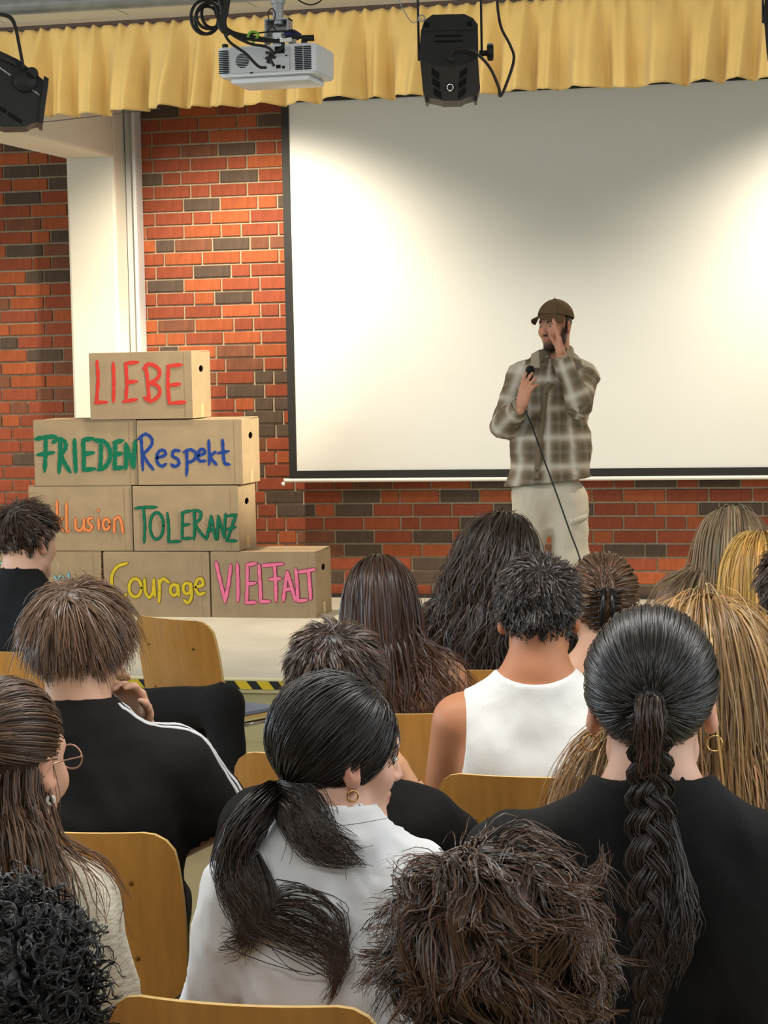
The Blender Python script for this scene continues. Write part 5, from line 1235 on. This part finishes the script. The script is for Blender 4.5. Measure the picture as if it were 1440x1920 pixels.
# ---------- braid woman, black T-shirt
p = person(1222, 1318, 2.98, 'woman in black T-shirt with long dark braid and hoop earrings', s=1.04, turn=.02, head=(0, .04, 0), tone='light', hb=.0050, shw=.185)
finish_body(p, flush=.3); shirt(p, K_black, 't_shirt', 'short', infl=.014, fold=.006, seed=23, h=.009, loose=1.15, neck=.078, nlow=.028); legs(p)
for sx in (-1, 1): hoop(p, sx, .011, 0, th=.0011, yaw=1.25-.3*sx)
tie = np.array((.0, -.112, .012)); q, w = roots_on(p.T, p.s, 3200, seed=51, side=.008, low=-.08)
Pu = swept(p, q, tie, 11, seed=6, lift0=.003, lift1=.009)
W_ = lambda a: p.R@(np.array(a)*p.s)+p.T[1]
g0 = W_(tie); guide = spline([g0+np.array(a) for a in ((0, -.012, .004), (0, -.035, -.03), (0, -.028, -.09), (.0, -.05, -.16), (-.002, -.075, -.25), (-.004, -.085, -.34), (-.006, -.08, -.42))], 120)
gt = np.gradient(guide, axis=0); br = []; Sn = 110
for k in range(3):
    u = np.linspace(0, 1, 120); om = 2*PI*4.2*u+2*PI*k/3; amp = np.interp(u, [0, .1, .5, 1], [.004, .015, .020, .010]); rad = np.interp(u, [0, .1, .5, .9, 1], [.013, .014, .016, .010, .007])
    ctr = guide+np.stack([amp*np.sin(om), -.35*amp*np.sin(2*om), 0*u], 1)
    a = rng.uniform(0, 2*PI, Sn); rho = np.sqrt(rng.random(Sn)); tw = 2*PI*1.5*u
    ox = rho[:, None]*np.cos(a[:, None]+tw)*rad; oy = rho[:, None]*np.sin(a[:, None]+tw)*rad*.8
    br.append(ctr[None, ::3]+np.stack([ox, oy, 0*ox], 2)[:, ::3])
br = frizz(np.vstack(br), .004, 4, 6.0)
top_ = tail([g0+np.array(a) for a in ((0, -.004, .006), (0, -.034, .008), (0, -.046, -.022), (0, -.040, -.065), (0, -.032, -.105))], 200, 14, (.010, .019, .021, .020, .015), 77, frz=.004, flat=.8)
te = guide[-1]; tuft = tail([te+np.array(a) for a in ((0, 0, .02), (-.01, -.005, -.03), (.0, -.01, -.08), (.03, -.01, -.105))], 130, 12, (.018, .018, .014, .006), 12, frz=.006)
lo_ = tail([g0+np.array(a) for a in ((0, -.03, -.10), (.02, -.06, -.20), (.03, -.085, -.28), (.015, -.085, -.36))], 130, 14, (.018, .028, .030, .012), 19, frz=.010, flat=.4)
hair_object([cap_mesh(p.T, p.s, side=.008)]+[strands_mesh(t, .0011) for t in (Pu, br, tuft, lo_, top_)], [(.5, .5, .5), strand_tint(3200, 11, 1, .32), strand_tint(len(br), br.shape[1], 2, .4, (1.9, 1.5, 1.3)), strand_tint(130, 13, 3, .35, (1.5, 1.3, 1.2)), strand_tint(130, 15, 5, .35, (1.6, 1.3, 1.2)), strand_tint(200, 15, 6, .35, (1.5, 1.3, 1.2))*np.array((2.0, 1.6, 1.35))], H_black, p.root)
n_ = 24; MB().tube([g0+np.array((.016*math.cos(t), -.013, .002+.016*math.sin(t))) for t in np.linspace(0, 2*PI, n_)], .0055, 8, cap=False).build('hair_tie', mat('tie_black', srgb(14, 14, 15), .8), p.root, smooth=True)
# ---------- man in the black T-shirt with white shoulder stripes
p = person(152, 1204, 4.42, 'man in black T-shirt with white shoulder stripes and thin glasses', s=1.03, turn=.10, head=(.52, .12, .0), female=False, tone='fair', hb=.0060, shw=.190, neckdrop=.195, wrists={-1: (.105, .19, .985)}, elbows={-1: (.17, .33, .78), 1: (.275, -.02, .80)})
finish_body(p, flush=.3); shirt(p, cloth('tee_charcoal', srgb(27, 25, 24)), 't_shirt', 'short', infl=.014, fold=.006, seed=29, h=.009, loose=1.25, neck=.070, sl=.66, nlow=.0)
K_stripe = cloth('stripe_white', srgb(225, 225, 225))
for dy in (-.014, .004):
    a, b, e = p.nk+np.array((.065, dy, .06)), p.S[1]+np.array((-.02, dy, .08)), p.S[1]+(p.El[1]-p.S[1])*.70+np.array((.07, dy-.02, .02))
    V, F = sheet_on(p.shirt, [a, (a+b)/2+np.array((0, 0, .01)), b, b*.5+e*.5+np.array((.03, 0, .02)), e], .009, .0015); MB().add(V, F).build('stripe', K_stripe, p.root, smooth=True)
legs(p, cloth('trousers_black', srgb(22, 21, 22)))
glasses(p, mat('clear_frame', srgb(210, 200, 190), .2))
short_hair(p, H_brown, 4600, top=.115, side_=.050, lift=.10, fwd=.10, fuzz=.14, grav=.16, cls=.35, seed=61, r=.0010, segs=8, messy=.012, var=.42, low=-.055, tip=(1.4, 1.3, 1.2), cl=260)
# ---------- person with short dark hair and black shirt behind the white T-shirt
p = person(630, 1292, 4.22, 'person with short dark hair and black shirt, half hidden by the ponytail', s=1.04, turn=.05, head=(.25, .18, 0), female=False, tone='olive', hb=.0065, shw=.150, neckdrop=.205, wrists={1: (.12, .16, .90)}, elbows={1: (.25, .10, .72)})
finish_body(p); shirt(p, K_black, 't_shirt', 'short', infl=.014, seed=33, h=.009, loose=1.3, sl=.8); legs(p)
short_hair(p, H_dark, 3800, top=.050, side_=.028, lift=.15, fwd=.1, fuzz=.18, seed=63, r=.0011, messy=.006, var=.5, tip=(1.6, 1.5, 1.3), tous=(.004, .05), cl=300, cls=.4)
# ---------- long blond-brown hair at the right
p = person(1318, 1246, 4.02, 'woman with very long frizzy dark blond hair behind the braid woman', s=1.02, turn=0, tone='fair', hb=.0085)
finish_body(p); shirt(p, cloth('top_brown', srgb(120, 100, 80)), 'top', 'short', h=.011, seed=35); legs(p)
long_hair(p, H_blond, 4200, .62, seed=71, r=.0010, segs=18, offr=.045, frz=.016, var=.40, tip=(.50, .44, .41), cl=600, cls=.14, gravity=.28, lvar=.18, tpow=.6)
# ---------- man in the white tank top
p = person(1010, 1152, 4.92, 'man with short black hair in a white tank top', s=1.08, turn=-.02, female=False, tone='tan', hb=.0060, shw=.168, side=.02)
finish_body(p, flush=.25)
cuts = []
for sx in (-1, 1):
    S_ = p.S[sx]; cuts.append(XE(S_+np.array((sx*.035, 0, -.02)), v3(.062, .16, .155), None, .006))
shirt(p, K_tank, 'tank_top', 'none', infl=.006, fold=.0025, seed=37, h=.006, cut=cuts+[XE(p.nk+np.array((0, .0, .088)), v3(.100, .15, .062), None, .006)], neck=.05, collar=False, nape=True); legs(p)
short_hair(p, H_black, 4200, top=.034, side_=.014, lift=.06, fwd=.3, fuzz=.07, grav=.14, seed=65, r=.0013, messy=.006, var=.4, low=-.085, tip=(1.8, 1.6, 1.4), tous=(.005, .05), cl=0)
# ---------- woman with the claw clip
p = person(1127, 1136, 5.75, 'woman with brown hair pinned up by a black claw clip', s=1.0, turn=-.05, head=(-.12, .05, .06), tone='fair', hb=.0085)
finish_body(p); shirt(p, cloth('top_sand', srgb(190, 160, 130)), 'top', 'none', infl=.006, h=.011, neck=.11, collar=False, cut=[XE(p.nk, v3(.16, .2, .09), None, .004)]); legs(p)
q, w = roots_on(p.T, p.s, 2200, seed=53, side=.004, low=-.085); tg = np.stack([np.full(len(q), -.012), np.full(len(q), -.112), np.interp(q[:, 2], [-.08, .1], [-.045, .075])], 1)
Pu = swept(p, q, tg, 9, seed=8, lift0=.004, lift1=.022)
W_ = lambda a: p.R@(np.array(a)*p.s)+p.T[1]
tw = tail([W_(a) for a in ((-.012, -.112, -.05), (-.012, -.128, 0), (-.010, -.130, .05), (-.008, -.118, .095))], 260, 14, (.012, .022, .022, .014), 15, wave=.004, frz=.004)
hair_object([cap_mesh(p.T, p.s, side=.004)]+[strands_mesh(t, .0014) for t in (Pu, tw)], [(.5, .5, .5), strand_tint(2200, 9, 1, .38, (1.2, 1.1, 1.0)), strand_tint(260, 15, 2)], H_brown, p.root)
for sd_ in (-1, 1):
    b = MB(); 
    b.tube([W_((-.010+sd_*.010, -.150, .055)), W_((-.010+sd_*.014, -.156, .0)), W_((-.010+sd_*.012, -.148, -.055))], .006, 8)
    for i in range(8):
        z_ = .050-i*.014; b.tube(spline([W_((-.010+sd_*.012, -.153, z_)), W_((-.010+sd_*.030, -.146, z_-.003)), W_((-.010+sd_*.040, -.126, z_-.006))], 6), .0026, 6)
    b.build('hair_claw', mat('claw_black', srgb(18, 18, 20), .25), p.root, smooth=True)
# ---------- woman with long wavy red-brown hair, bare shoulders
p = person(714, 1124, 5.86, 'woman with long brown hair, wavy at the ends, and bare shoulders', s=1.0, turn=.05, head=(.0, .05, -.04), tone='olive', hb=.0075, side=-.05, shw=.165)
finish_body(p); shirt(p, cloth('top_rust', srgb(150, 96, 66)), 'top', 'none', infl=.005, h=.011, neck=.10, collar=False, cut=[XE(p.nk+np.array((0, 0, -.01)), v3(.26, .2, .13), None, .004)], hem=.5); legs(p)
long_hair(p, H_red, 2000, .43, seed=73, r=.0014, segs=20, wave=.015, wfreq=3.5, frz=.005, var=.35, tip=(2.6, 2.0, 1.6), cl=110, cls=.55, offr=.007, tpow=2.2, w0=.42, wind=lambda q_, u: np.array((.045*u, 0, 0), np.float32))
# ---------- front row: long dark waves
p = person(938, 1040, 6.66, 'woman with very long dark wavy hair in the front row', s=1.04, turn=-.05, head=(.05, 0, .03), tone='olive', hb=.009)
finish_body(p); shirt(p, K_black, 'top', 'short', h=.012); legs(p)
long_hair(p, H_dark, 2400, .56, seed=75, r=.0016, segs=20, wave=.014, wfreq=3, frz=.012, var=.35, tip=(1.1, 1.0, .95), cl=130, cls=.5, offr=.034, wind=lambda q_, u: np.stack([-.10*(1-u)-.02+0*q_[:, 0], 0*q_[:, 0], 0*q_[:, 0]], 1).astype(np.float32))
# ---------- man at the far left, black polo shirt
p = person(52, 1015, 7.42, 'dark-haired man in a black polo shirt at the far left', s=1.07, turn=.70, head=(.12, .06, 0), female=False, tone='light', hb=.0075, lean=.02)
finish_body(p, flush=.3); shirt(p, cloth('polo_black', srgb(22, 23, 25)), 'polo_shirt', 'short', h=.010, seed=43, neck=.066, fold=.004)
legs(p, cloth('trousers_jet', srgb(15, 14, 15)), knees={1: p.loc(at(418, 1322, 6.80)), -1: p.loc(at(350, 1335, 7.1))}, ankles={1: p.loc(at(440, 1520, 6.75)), -1: p.loc(at(370, 1540, 7.1))}, feet=False)
short_hair(p, H_dark, 2600, top=.070, side_=.016, lift=.35, fuzz=.3, fwd=.4, seed=67, r=.0015, messy=.006, var=.4, tip=(1.7, 1.5, 1.3), tous=(.008, .045))
# ---------- right edge group
p = person(1374, 1024, 6.70, 'woman with long straight ash blond hair and flowered top', s=1.0, turn=-.05, tone='light', hb=.009, side=.03, neckdrop=.125)
def flowers(V):
    g = np.random.default_rng(5); c = np.tile(np.array(srgb(236, 214, 200)), (len(V), 1))
    for i in range(90):
        ctr = V[g.integers(len(V))]; w_ = np.exp(-(((V-ctr)/g.uniform(.014, .028))**2).sum(1))[:, None]; k_ = np.array([srgb(150, 110, 200), srgb(220, 110, 130), srgb(240, 190, 120), srgb(60, 46, 40), srgb(230, 150, 170)][i % 5]); c = c*(1-np.clip(w_*1.5, 0, 1))+k_*np.clip(w_*1.5, 0, 1)
    return c
finish_body(p); shirt(p, mat('flower_print', (1, 1, 1), .85, .2, attr='tint'), 'flowered_top', 'short', h=.009, seed=45, col=flowers, loose=1.25); legs(p)
long_hair(p, H_ash, 1800, .44, seed=77, r=.0016, segs=16, frz=.004, var=.45, tip=(1.5, 1.45, 1.3), cl=110, cls=.5, offr=.020, part=(.0, .06, .12))
p = person(1428, 1080, 6.05, 'woman with golden blond hair at the right edge', s=1.0, turn=.05, head=(.2, .02, 0), tone='light', hb=.009)
finish_body(p); shirt(p, cloth('top_grey', srgb(120, 118, 122)), 'top', 'short', h=.012, seed=47); legs(p)
long_hair(p, H_gold, 1700, .33, seed=79, r=.0016, segs=16, frz=.004, var=.32, cl=110, cls=.5, offr=.020)
p = person(1496, 1116, 5.05, 'person in a blue-grey shirt cut off by the right edge', s=1.02, female=False, tone='fair', hb=.009)
finish_body(p); shirt(p, cloth('shirt_bluegrey', srgb(88, 98, 116)), 'shirt', 'short', h=.011, seed=49); legs(p)
short_hair(p, H_dark, 1500, top=.05, side_=.03, seed=69, r=.0016)

# ================================================================== CHAIRS IN PLACE (backrest tops read from the photo)
def seat_at(px, py, rz, label):
    b = on_z(px, py, .825); c, s_ = math.cos(rz), math.sin(rz); y_ = back_y(0, .825)
    return chair((b[0]+s_*y_, b[1]-c*y_), rz, label)
seat_at(440, 1882, .0, 'plywood chair under the woman in the white T-shirt')
seat_at(130, 1560, .02, 'plywood chair under the man with shoulder stripes')
seat_at(985, 1456, .0, 'plywood chair under the man in the tank top')
seat_at(588, 1415, .0, 'empty plywood chair between the two short-haired people')
seat_at(772, 1338, .16, 'plywood chair behind the woman with bare shoulders')
seat_at(905, 1256, .10, 'plywood chair under the woman with long dark waves')
seat_at(312, 1160, -.50, 'empty plywood chair turned towards the stage, below the lettered boxes')
seat_at(24, 1222, .05, 'plywood chair under the man in the black polo shirt')
for i_, lb in ((0, 'plywood chair under the person with tight black curls'), (1, 'plywood chair under the person with tousled brown curls'), (2, 'plywood chair under the woman in the cream jumper'),
               (4, 'plywood chair under the woman with the long braid'), (6, 'plywood chair under the person with short dark hair and black shirt'), (7, 'plywood chair under the woman with frizzy dark blond hair'),
               (9, 'plywood chair under the woman with the claw clip'), (13, 'plywood chair under the woman in the flowered top'), (14, 'plywood chair under the woman with golden blond hair'), (15, 'plywood chair under the person in the blue-grey shirt')):
    q_ = PEOPLE[i_]; chair((q_.base[0], q_.base[1]), q_.rz, lb)

# ================================================================== THE SPEAKER ON THE STAGE
SD = 11.1
fx = ray(1030, 900); rzs = math.atan2(fx[1], fx[0])-PI/2
foot = on_z(1032, 1199, STAGE); foot = at(1032, 1199, SD); foot[2] = STAGE
sp = empty('person', foot, rzs); tag(sp, 'man on the stage in brown cap and plaid shirt cupping his hand to his mouth', 'person')
MI = Matrix.Translation(Vector(foot)) @ Matrix.Rotation(rzs, 4, 'Z'); MI = MI.inverted()
def L(px, py, dy=0.0): return np.array(MI @ Vector([float(v) for v in at(px, py, SD+dy)]), np.float32)
HR = rotm(PI+.62, .04, .03); HT = (HR, L(1041, 611, 0)); hs = 1.0
X = lambda a: HR@(np.array(a, np.float32)*hs)+HT[1]
nk = L(1046, 674, .03); shR, shL = L(978, 705, .02), L(1096, 705, .02)
elR, wrR = L(945, 797, -.02), L(978, 759, -.235); elL, wrL = L(1086, 758, -.16), L(1052, 664, -.19)
hipR, hipL = L(1000, 935, .03), L(1058, 935, .03); knR, knL = L(985, 1062, -.02), L(1068, 1062, .0); anR, anL = L(986, 1172, .02), L(1078, 1172, .03)
hp = head_prims((HR, HT[1]), hs)
core = [E(L(1038, 760, .03), v3(.165, .10, .20), None, .05), E(L(1034, 880, .03), v3(.155, .10, .16), None, .06), C(shR, shL, .055, None, .05), C(X((0, -.025, -.04)), nk, .056, .062, .03)]
arm = [C(shR, elR, .050, .040, .03), C(elR, wrR, .038, .027, .02), C(shL, elL, .050, .040, .03), C(elL, wrL, .038, .027, .02)]
lg = [C(hipR, knR, .080, .058, .04), C(knR, anR, .052, .038, .02), C(hipL, knL, .080, .058, .04), C(knL, anL, .052, .038, .02)]
def hmat(origin, u, n, flip=False):
    u = Vector(u).normalized(); z = (-Vector(n)); z = (z-u*z.dot(u)).normalized(); x = u.cross(z)
    M = Matrix((x, u, z)).transposed().to_4x4(); M.translation = Vector([float(v) for v in origin]); return M
uL = L(1041, 604, -.20)-wrL; uR = L(992, 706, -.27)-wrR
hL = hand_prims(hmat(wrL, uL, (-.97, -.10, 0)), 1.0, (.02, .04, .07, .12), .035, (.06, .25), left=False)
hR = hand_prims(hmat(wrR, uR, (.55, .80, 0)), .98, (.16, .26, .38, .50), .10, (.55, .8), left=True)
pos = [a for a in hp if a[0][0] != 'x']; neg = [a for a in hp if a[0][0] == 'x']
CUR['tent'] = False
V1, F1 = surface(SDF(pos+core+arm+lg+neg), .0090)
V2, F2 = surface(SDF(hL), .0028); V3, F3 = surface(SDF(hR), .0028); Vh, Fh = surface(SDF(pos+[core[-1]]+neg), .0040)
keep = ((V1-HT[1])@HR)[:, 2] < -.095                       # the finer head replaces the coarse one down to the neck
kf = keep[F1].all(1)
V = np.vstack([V1, V2, V3, Vh]); F = np.vstack([F1[kf], F2+len(V1), F3+len(V1)+len(V2), Fh+len(V1)+len(V2)+len(V3)])
tone_s = np.array(srgb(196, 140, 112)); colv = head_colour(V, HT, hs, tone_s, lips=srgb(176, 96, 90), beard=srgb(44, 32, 28), flush=.35)
q = ((V-HT[1])@HR)/hs; sidehair = (q[:, 2] > -.035) & (q[:, 2] < .07) & (q[:, 1] < .012) & (q[:, 2] > -.06-1.0*q[:, 1]) & (np.abs(q[:, 0]) < .080)
colv[sidehair] = np.array(srgb(50, 38, 34))
me = mesh_np('body', V, F); set_col(me, colv); sbody = obj('body', me, M_skin, sp)
pS = P_(); pS.R, pS.T, pS.s, pS.root = HR, HT, hs, sp; eyes(pS, mat('brow_dark', srgb(40, 30, 28), .7))
Vt, Ft = surface(SDF([E(X((0, .0885, -.0675)), v3(.0145, .007, .0042), HR, 0)]), .002); obj('teeth', mesh_np('teeth', Vt, Ft), mat('teeth', srgb(235, 228, 214), .3), sp)
# ---- overshirt, open collar
hem = L(1032, 903, .03)
sh_p = [E(L(1040, 745, .03), v3(.190, .118, .19), None, .0), C(shR+v3(.03, 0, -.01), shL+v3(-.03, 0, -.01), .056, None, .06), E(L(1034, 840, .03), v3(.208, .126, .20), None, .07), E(L(1030, 915, .03), v3(.228, .135, .16), None, .07),
        C(nk+v3(-.03, 0, .02), shR, .042, .05, .05), C(nk+v3(.03, 0, .02), shL, .042, .05, .05),
        C(shR, elR, .064, .060, .04), C(elR, wrR*.92+elR*.08, .058, .042, .03), C(shL, elL, .064, .060, .04), C(elL, wrL*.92+elL*.08, .058, .042, .03)]
cut = [XC(wrR+(wrR-elR)*.02, wrR+(wrR-elR)*.8, .05, .06, .003), XC(wrL+(wrL-elL)*.02, wrL+(wrL-elL)*.8, .05, .06, .003),
       XC(nk+v3(0, -.01, .045), nk+v3(0, -.03, .30), .070, .08, .006), XC(L(1026, 708, -.13), L(1036, 660, -.10), .006, .050, .006), XP(hem, (.10, 0, -1))]
cf1, cf2 = creases(22, .011, 91, (1, 1, .7)), creases(48, .005, 93)
SH = SDF(sh_p+cut, .004, lambda P: cf1(P)+cf2(P)); V, F = surface(SH, .0070)
def arm_uv(V, S_, E_, W_):
    b1, b2 = E_-S_, W_-E_; l1, l2 = np.linalg.norm(b1), np.linalg.norm(b2); t1 = np.clip((V-S_)@b1/l1**2, 0, 1); t2 = np.clip((V-E_)@b2/l2**2, 0, 1)
    d1 = np.linalg.norm(V-S_-t1[:, None]*b1, axis=1); d2 = np.linalg.norm(V-E_-t2[:, None]*b2, axis=1); on2 = d2 < d1; al = np.where(on2, l1+t2*l2, t1*l1); ax = np.where(on2[:, None], b2/l2, b1/l1)
    rel = V-np.where(on2[:, None], E_+t2[:, None]*b2, S_+t1[:, None]*b1); ref = np.cross(ax, np.array((.3, 1., .2))); ref /= np.linalg.norm(ref, axis=1)[:, None]; ref2 = np.cross(ax, ref)
    return np.minimum(d1, d2), np.arctan2((rel*ref).sum(1), (rel*ref2).sum(1))*.055, al
c0 = L(1036, 800, .03); ang = np.arctan2(V[:, 0]-c0[0], -(V[:, 1]-c0[1])); U_ = ang*.17+.03; W_ = V[:, 2].copy()
for (a, b, c) in ((shR, elR, wrR), (shL, elL, wrL)):
    d, u, al = arm_uv(V, a, b, c); m = (d < .085) & ((np.abs(V[:, 0]-c0[0]) > .135) | (V[:, 1] < c0[1]-.13)); U_[m] = u[m]; W_[m] = al[m]
st_ = lambda x, p, w: np.exp(-(((x/p-np.floor(x/p)-.5)*p)/w)**2)
pat = np.tile(np.array(srgb(122, 108, 86)), (len(V), 1)); dk = .5+.5*np.cos(2*PI*U_/.15+PI); dk2 = .5+.5*np.cos(2*PI*W_/.15+PI)
pat *= (1-.38*np.clip(dk*dk2*1.4, 0, 1))[:, None]
lightc = np.array(srgb(214, 208, 196))
for wv in (.58*st_(U_+.075, .15, .017), .52*st_(W_+.075, .15, .017), .12*st_(U_, .15, .010), .10*st_(W_, .15, .010)): pat = pat*(1-wv[:, None])+lightc*wv[:, None]
me = mesh_np('plaid_shirt', V, F); set_col(me, pat); M_plaid = mat('plaid_cotton', (1, 1, 1), .9, .2, attr='tint', bump=(300, .25)); obj('plaid_shirt', me, M_plaid, sp)
K_taupe = cloth('plaid_trim', srgb(150, 139, 118)); K_tdark = cloth('plaid_trim_dark', srgb(116, 102, 82))
SH0 = SDF(sh_p+cut[2:], .013)
Vs, Fs = sheet_on(SH0, [L(1024, 716, -.14), L(1014, 780, -.14), L(1006, 850, -.15), L(1002, 896, -.15)], .030, .0025); MB().add(Vs, Fs).build('button_placket', K_tdark, sp, smooth=True)
for (bx, by) in ((1021, 738), (1014, 785), (1008, 833), (1003, 880)):
    b = L(bx, by, -.15)[None]
    for _ in range(5): d, g = SH0.grad(b); b = b-g*(d-.004)[:, None]
    MB().lathe([(.0055, -.001), (.0055, .002), (.003, .003)], 12, Matrix.Translation(Vector(b[0].tolist())) @ Matrix.Rotation(PI/2, 4, 'X')).build('button', mat('button_brown', srgb(70, 58, 46), .4), sp)
for sx, pts in ((-1, [(1040, 652, .0), (1010, 656, -.085), (1012, 690, -.13), (994, 688, -.10), (996, 664, -.06)]), (1, [(1048, 652, .0), (1064, 652, -.06), (1050, 690, -.13), (1072, 684, -.11), (1078, 662, -.04)])):
    A_ = [L(*a) for a in pts]; c_ = sum(A_)/5; tcol = MB(); nrm = v3(0, -.005, 0)
    tcol.add([a+nrm for a in A_]+[a-nrm for a in A_], [(0, 1, 2, 3, 4), (9, 8, 7, 6, 5)]+[(i, (i+1) % 5, 5+(i+1) % 5, 5+i) for i in range(5)]); tcol.build('collar_flap', K_taupe, sp)
Vc, Fc = surface(SDF([C(nk+v3(-.05, .035, .045), nk+v3(.05, .035, .045), .030, None, 0), C(nk+v3(-.055, .03, .04), nk+v3(-.06, -.04, .01), .026, .022, .02), C(nk+v3(.055, .03, .04), nk+v3(.06, -.04, .01), .026, .022, .02), XC(nk+v3(0, 0, -.1), nk+v3(0, 0, .2), .058, .064, .004)]), .006); obj('collar', mesh_np('collar', Vc, Fc), K_taupe, sp)
for (w_, e_) in ((wrR, elR), (wrL, elL)):
    dv_ = (e_-w_)/np.linalg.norm(e_-w_); Vc, Fc = surface(SDF([C(w_+dv_*.018, w_+dv_*.055, .041, .044, 0), XP(w_+dv_*.010, -dv_), XP(w_+dv_*.07, dv_)], 0, creases(20, .003, 5)), .0055); obj('cuff', mesh_np('cuff', Vc, Fc), K_taupe, sp)
# ---- trousers with cargo pocket, shoes
K_cream = cloth('trousers_cream', srgb(200, 190, 170)); tf1, tf2 = creases(18, .010, 95, (1, 1, .6)), creases(40, .004, 97)
TR = SDF([E(L(1026, 925, .04), v3(.180, .115, .12), None, 0), C(hipR+v3(-.005, 0, -.02), knR, .098, .080, .05), C(knR, anR, .080, .068, .04), C(hipL+v3(.02, 0, -.02), knL+v3(.01, 0, 0), .104, .088, .05), C(knL+v3(.01, 0, 0), anL, .088, .072, .04),
          E(L(1088, 992, -.01), v3(.035, .050, .065), None, .02), XP(anR-v3(0, 0, .03), (0, 0, -1)), XP(L(1030, 890, 0), (0, 0, 1))], .0, lambda P: tf1(P)+tf2(P))
V, F = surface(TR, .009); obj('trousers', mesh_np('trousers', V, F), K_cream, sp)
Vs, Fs = sheet_on(TR, [L(1070, 978, -.12), L(1084, 974, -.10), L(1098, 968, -.03)], .030, .005, 12); MB().add(Vs, Fs).build('pocket_flap', K_cream, sp, smooth=True)
for A in (anR, anL):
    S_ = SDF([E(A+v3(0, .02, -.040), v3(.042, .05, .040), None, 0), C(A+v3(0, 0, -.052), A+v3(-.02, -.15, -.058), .040, .034, .03), XP((0, 0, .004), (0, 0, -1))]); V, F = surface(S_, .007); obj('shoe', mesh_np('shoe', V, F), mat('shoe_white', srgb(205, 202, 196), .6), sp)
# ---- cap
M_cap = cloth('cap_olive', srgb(96, 78, 54), .9)
cp = SDF([E(X((0, -.010, .040)), v3(.090, .108, .098), HR, 0), XP(X((0, 0, .046)), HR@v3(0, .22, -1)), XE(X((0, -.010, .036)), v3(.083, .101, .092), HR, .002)]); V, F = surface(cp, .0045); capo = obj('cap', mesh_np('cap', V, F), M_cap, sp)
V = []; nu, nv = 24, 8
for sgn in (0, 1):
    for i in range(nu+1):
        a = (-1+2*i/nu)*1.20
        for j in range(nv+1):
            v = j/nv; bx, by = .088*math.sin(a), .104*math.cos(a)-.012; ext = .074*max(0, math.cos(a*1.12))**.75
            V.append(X((bx*(1+.10*v), by+ext*v, .064-.060*(bx/.088)**2*(.25+.4*v)-.016*v-.004*sgn)))
n_ = nv+1; N_ = (nu+1)*n_; F = []
for i in range(nu):
    for j in range(nv): a = i*n_+j; F += [(a, a+n_, a+n_+1, a+1), (N_+a, N_+a+1, N_+a+n_+1, N_+a+n_)]
for i in range(nu): a = i*n_+nv; F.append((a, a+n_, N_+a+n_, N_+a))
MB().add(V, F).build('brim', M_cap, capo, smooth=True)
MB().lathe([(.008, 0), (.006, .004), (.001, .006)], 12, Matrix.Translation(Vector(X((0, -.010, .138)).tolist()))).build('cap_button', M_cap, capo, smooth=True)
for k in range(6):
    a = k*PI/3+.2; pts = [X((.0905*math.sin(t)*math.sin(a), -.010+.1085*math.sin(t)*math.cos(a), .040+.0985*math.cos(t))) for t in np.linspace(.06, 1.55, 14)]; MB().tube(pts, .0011, 5).build('seam', cloth('cap_seam', srgb(78, 62, 42)), capo, smooth=True)
# ---- microphone with its cable
m0, m1 = L(994, 694, -.215), L(985, 768, -.195); ax = Vector((m1-m0).tolist()).normalized(); Mq = Matrix.Translation(Vector(m0.tolist())) @ ax.to_track_quat('Z', 'Y').to_matrix().to_4x4()
mic = empty('microphone', MI.inverted() @ Vector(m0.tolist())); tag(mic, 'black handheld microphone in the hand of the man on stage', 'microphone')
MW = MI.inverted(); to_mic = Matrix.Translation(-Vector(mic.location)) @ MW @ Mq
MB().lathe([(.002, -.024), (.014, -.021), (.022, -.010), (.0245, .0), (.024, .010), (.020, .020), (.0185, .026)], 18, to_mic).build('grille', mat('mic_grille', srgb(30, 30, 32), .45, metal=.5, bump=(900, .8)), mic, smooth=True)
MB().lathe([(.0185, .026), (.019, .034), (.016, .05), (.0125, .16), (.012, .20), (.010, .205)], 18, to_mic).build('handle', mat('mic_body', srgb(18, 18, 19), .4), mic, smooth=True, auto=40)
wl = [MW @ Vector(a.tolist()) for a in (m1, L(988, 776, -.25), L(1000, 806, -.22), L(1020, 862, -.21), L(1045, 930, -.22), L(1068, 995, -.23), L(1087, 1047, -.24), L(1100, 1110, -.26), L(1108, 1180, -.30))]
wl += [Vector((wl[-1].x+.05, wl[-1].y-.1, STAGE+.006)), Vector((wl[-1].x+.5, wl[-1].y+.1, STAGE+.006)), Vector((wl[-1].x+1.2, wl[-1].y+.3, STAGE+.006))]
cb = MB().tube(spline([tuple(a) for a in wl], 80), .0042, 7).build('microphone_cable', M_cable, smooth=True); tag(cb, 'black microphone cable hanging down in front of the man on stage', 'cable')
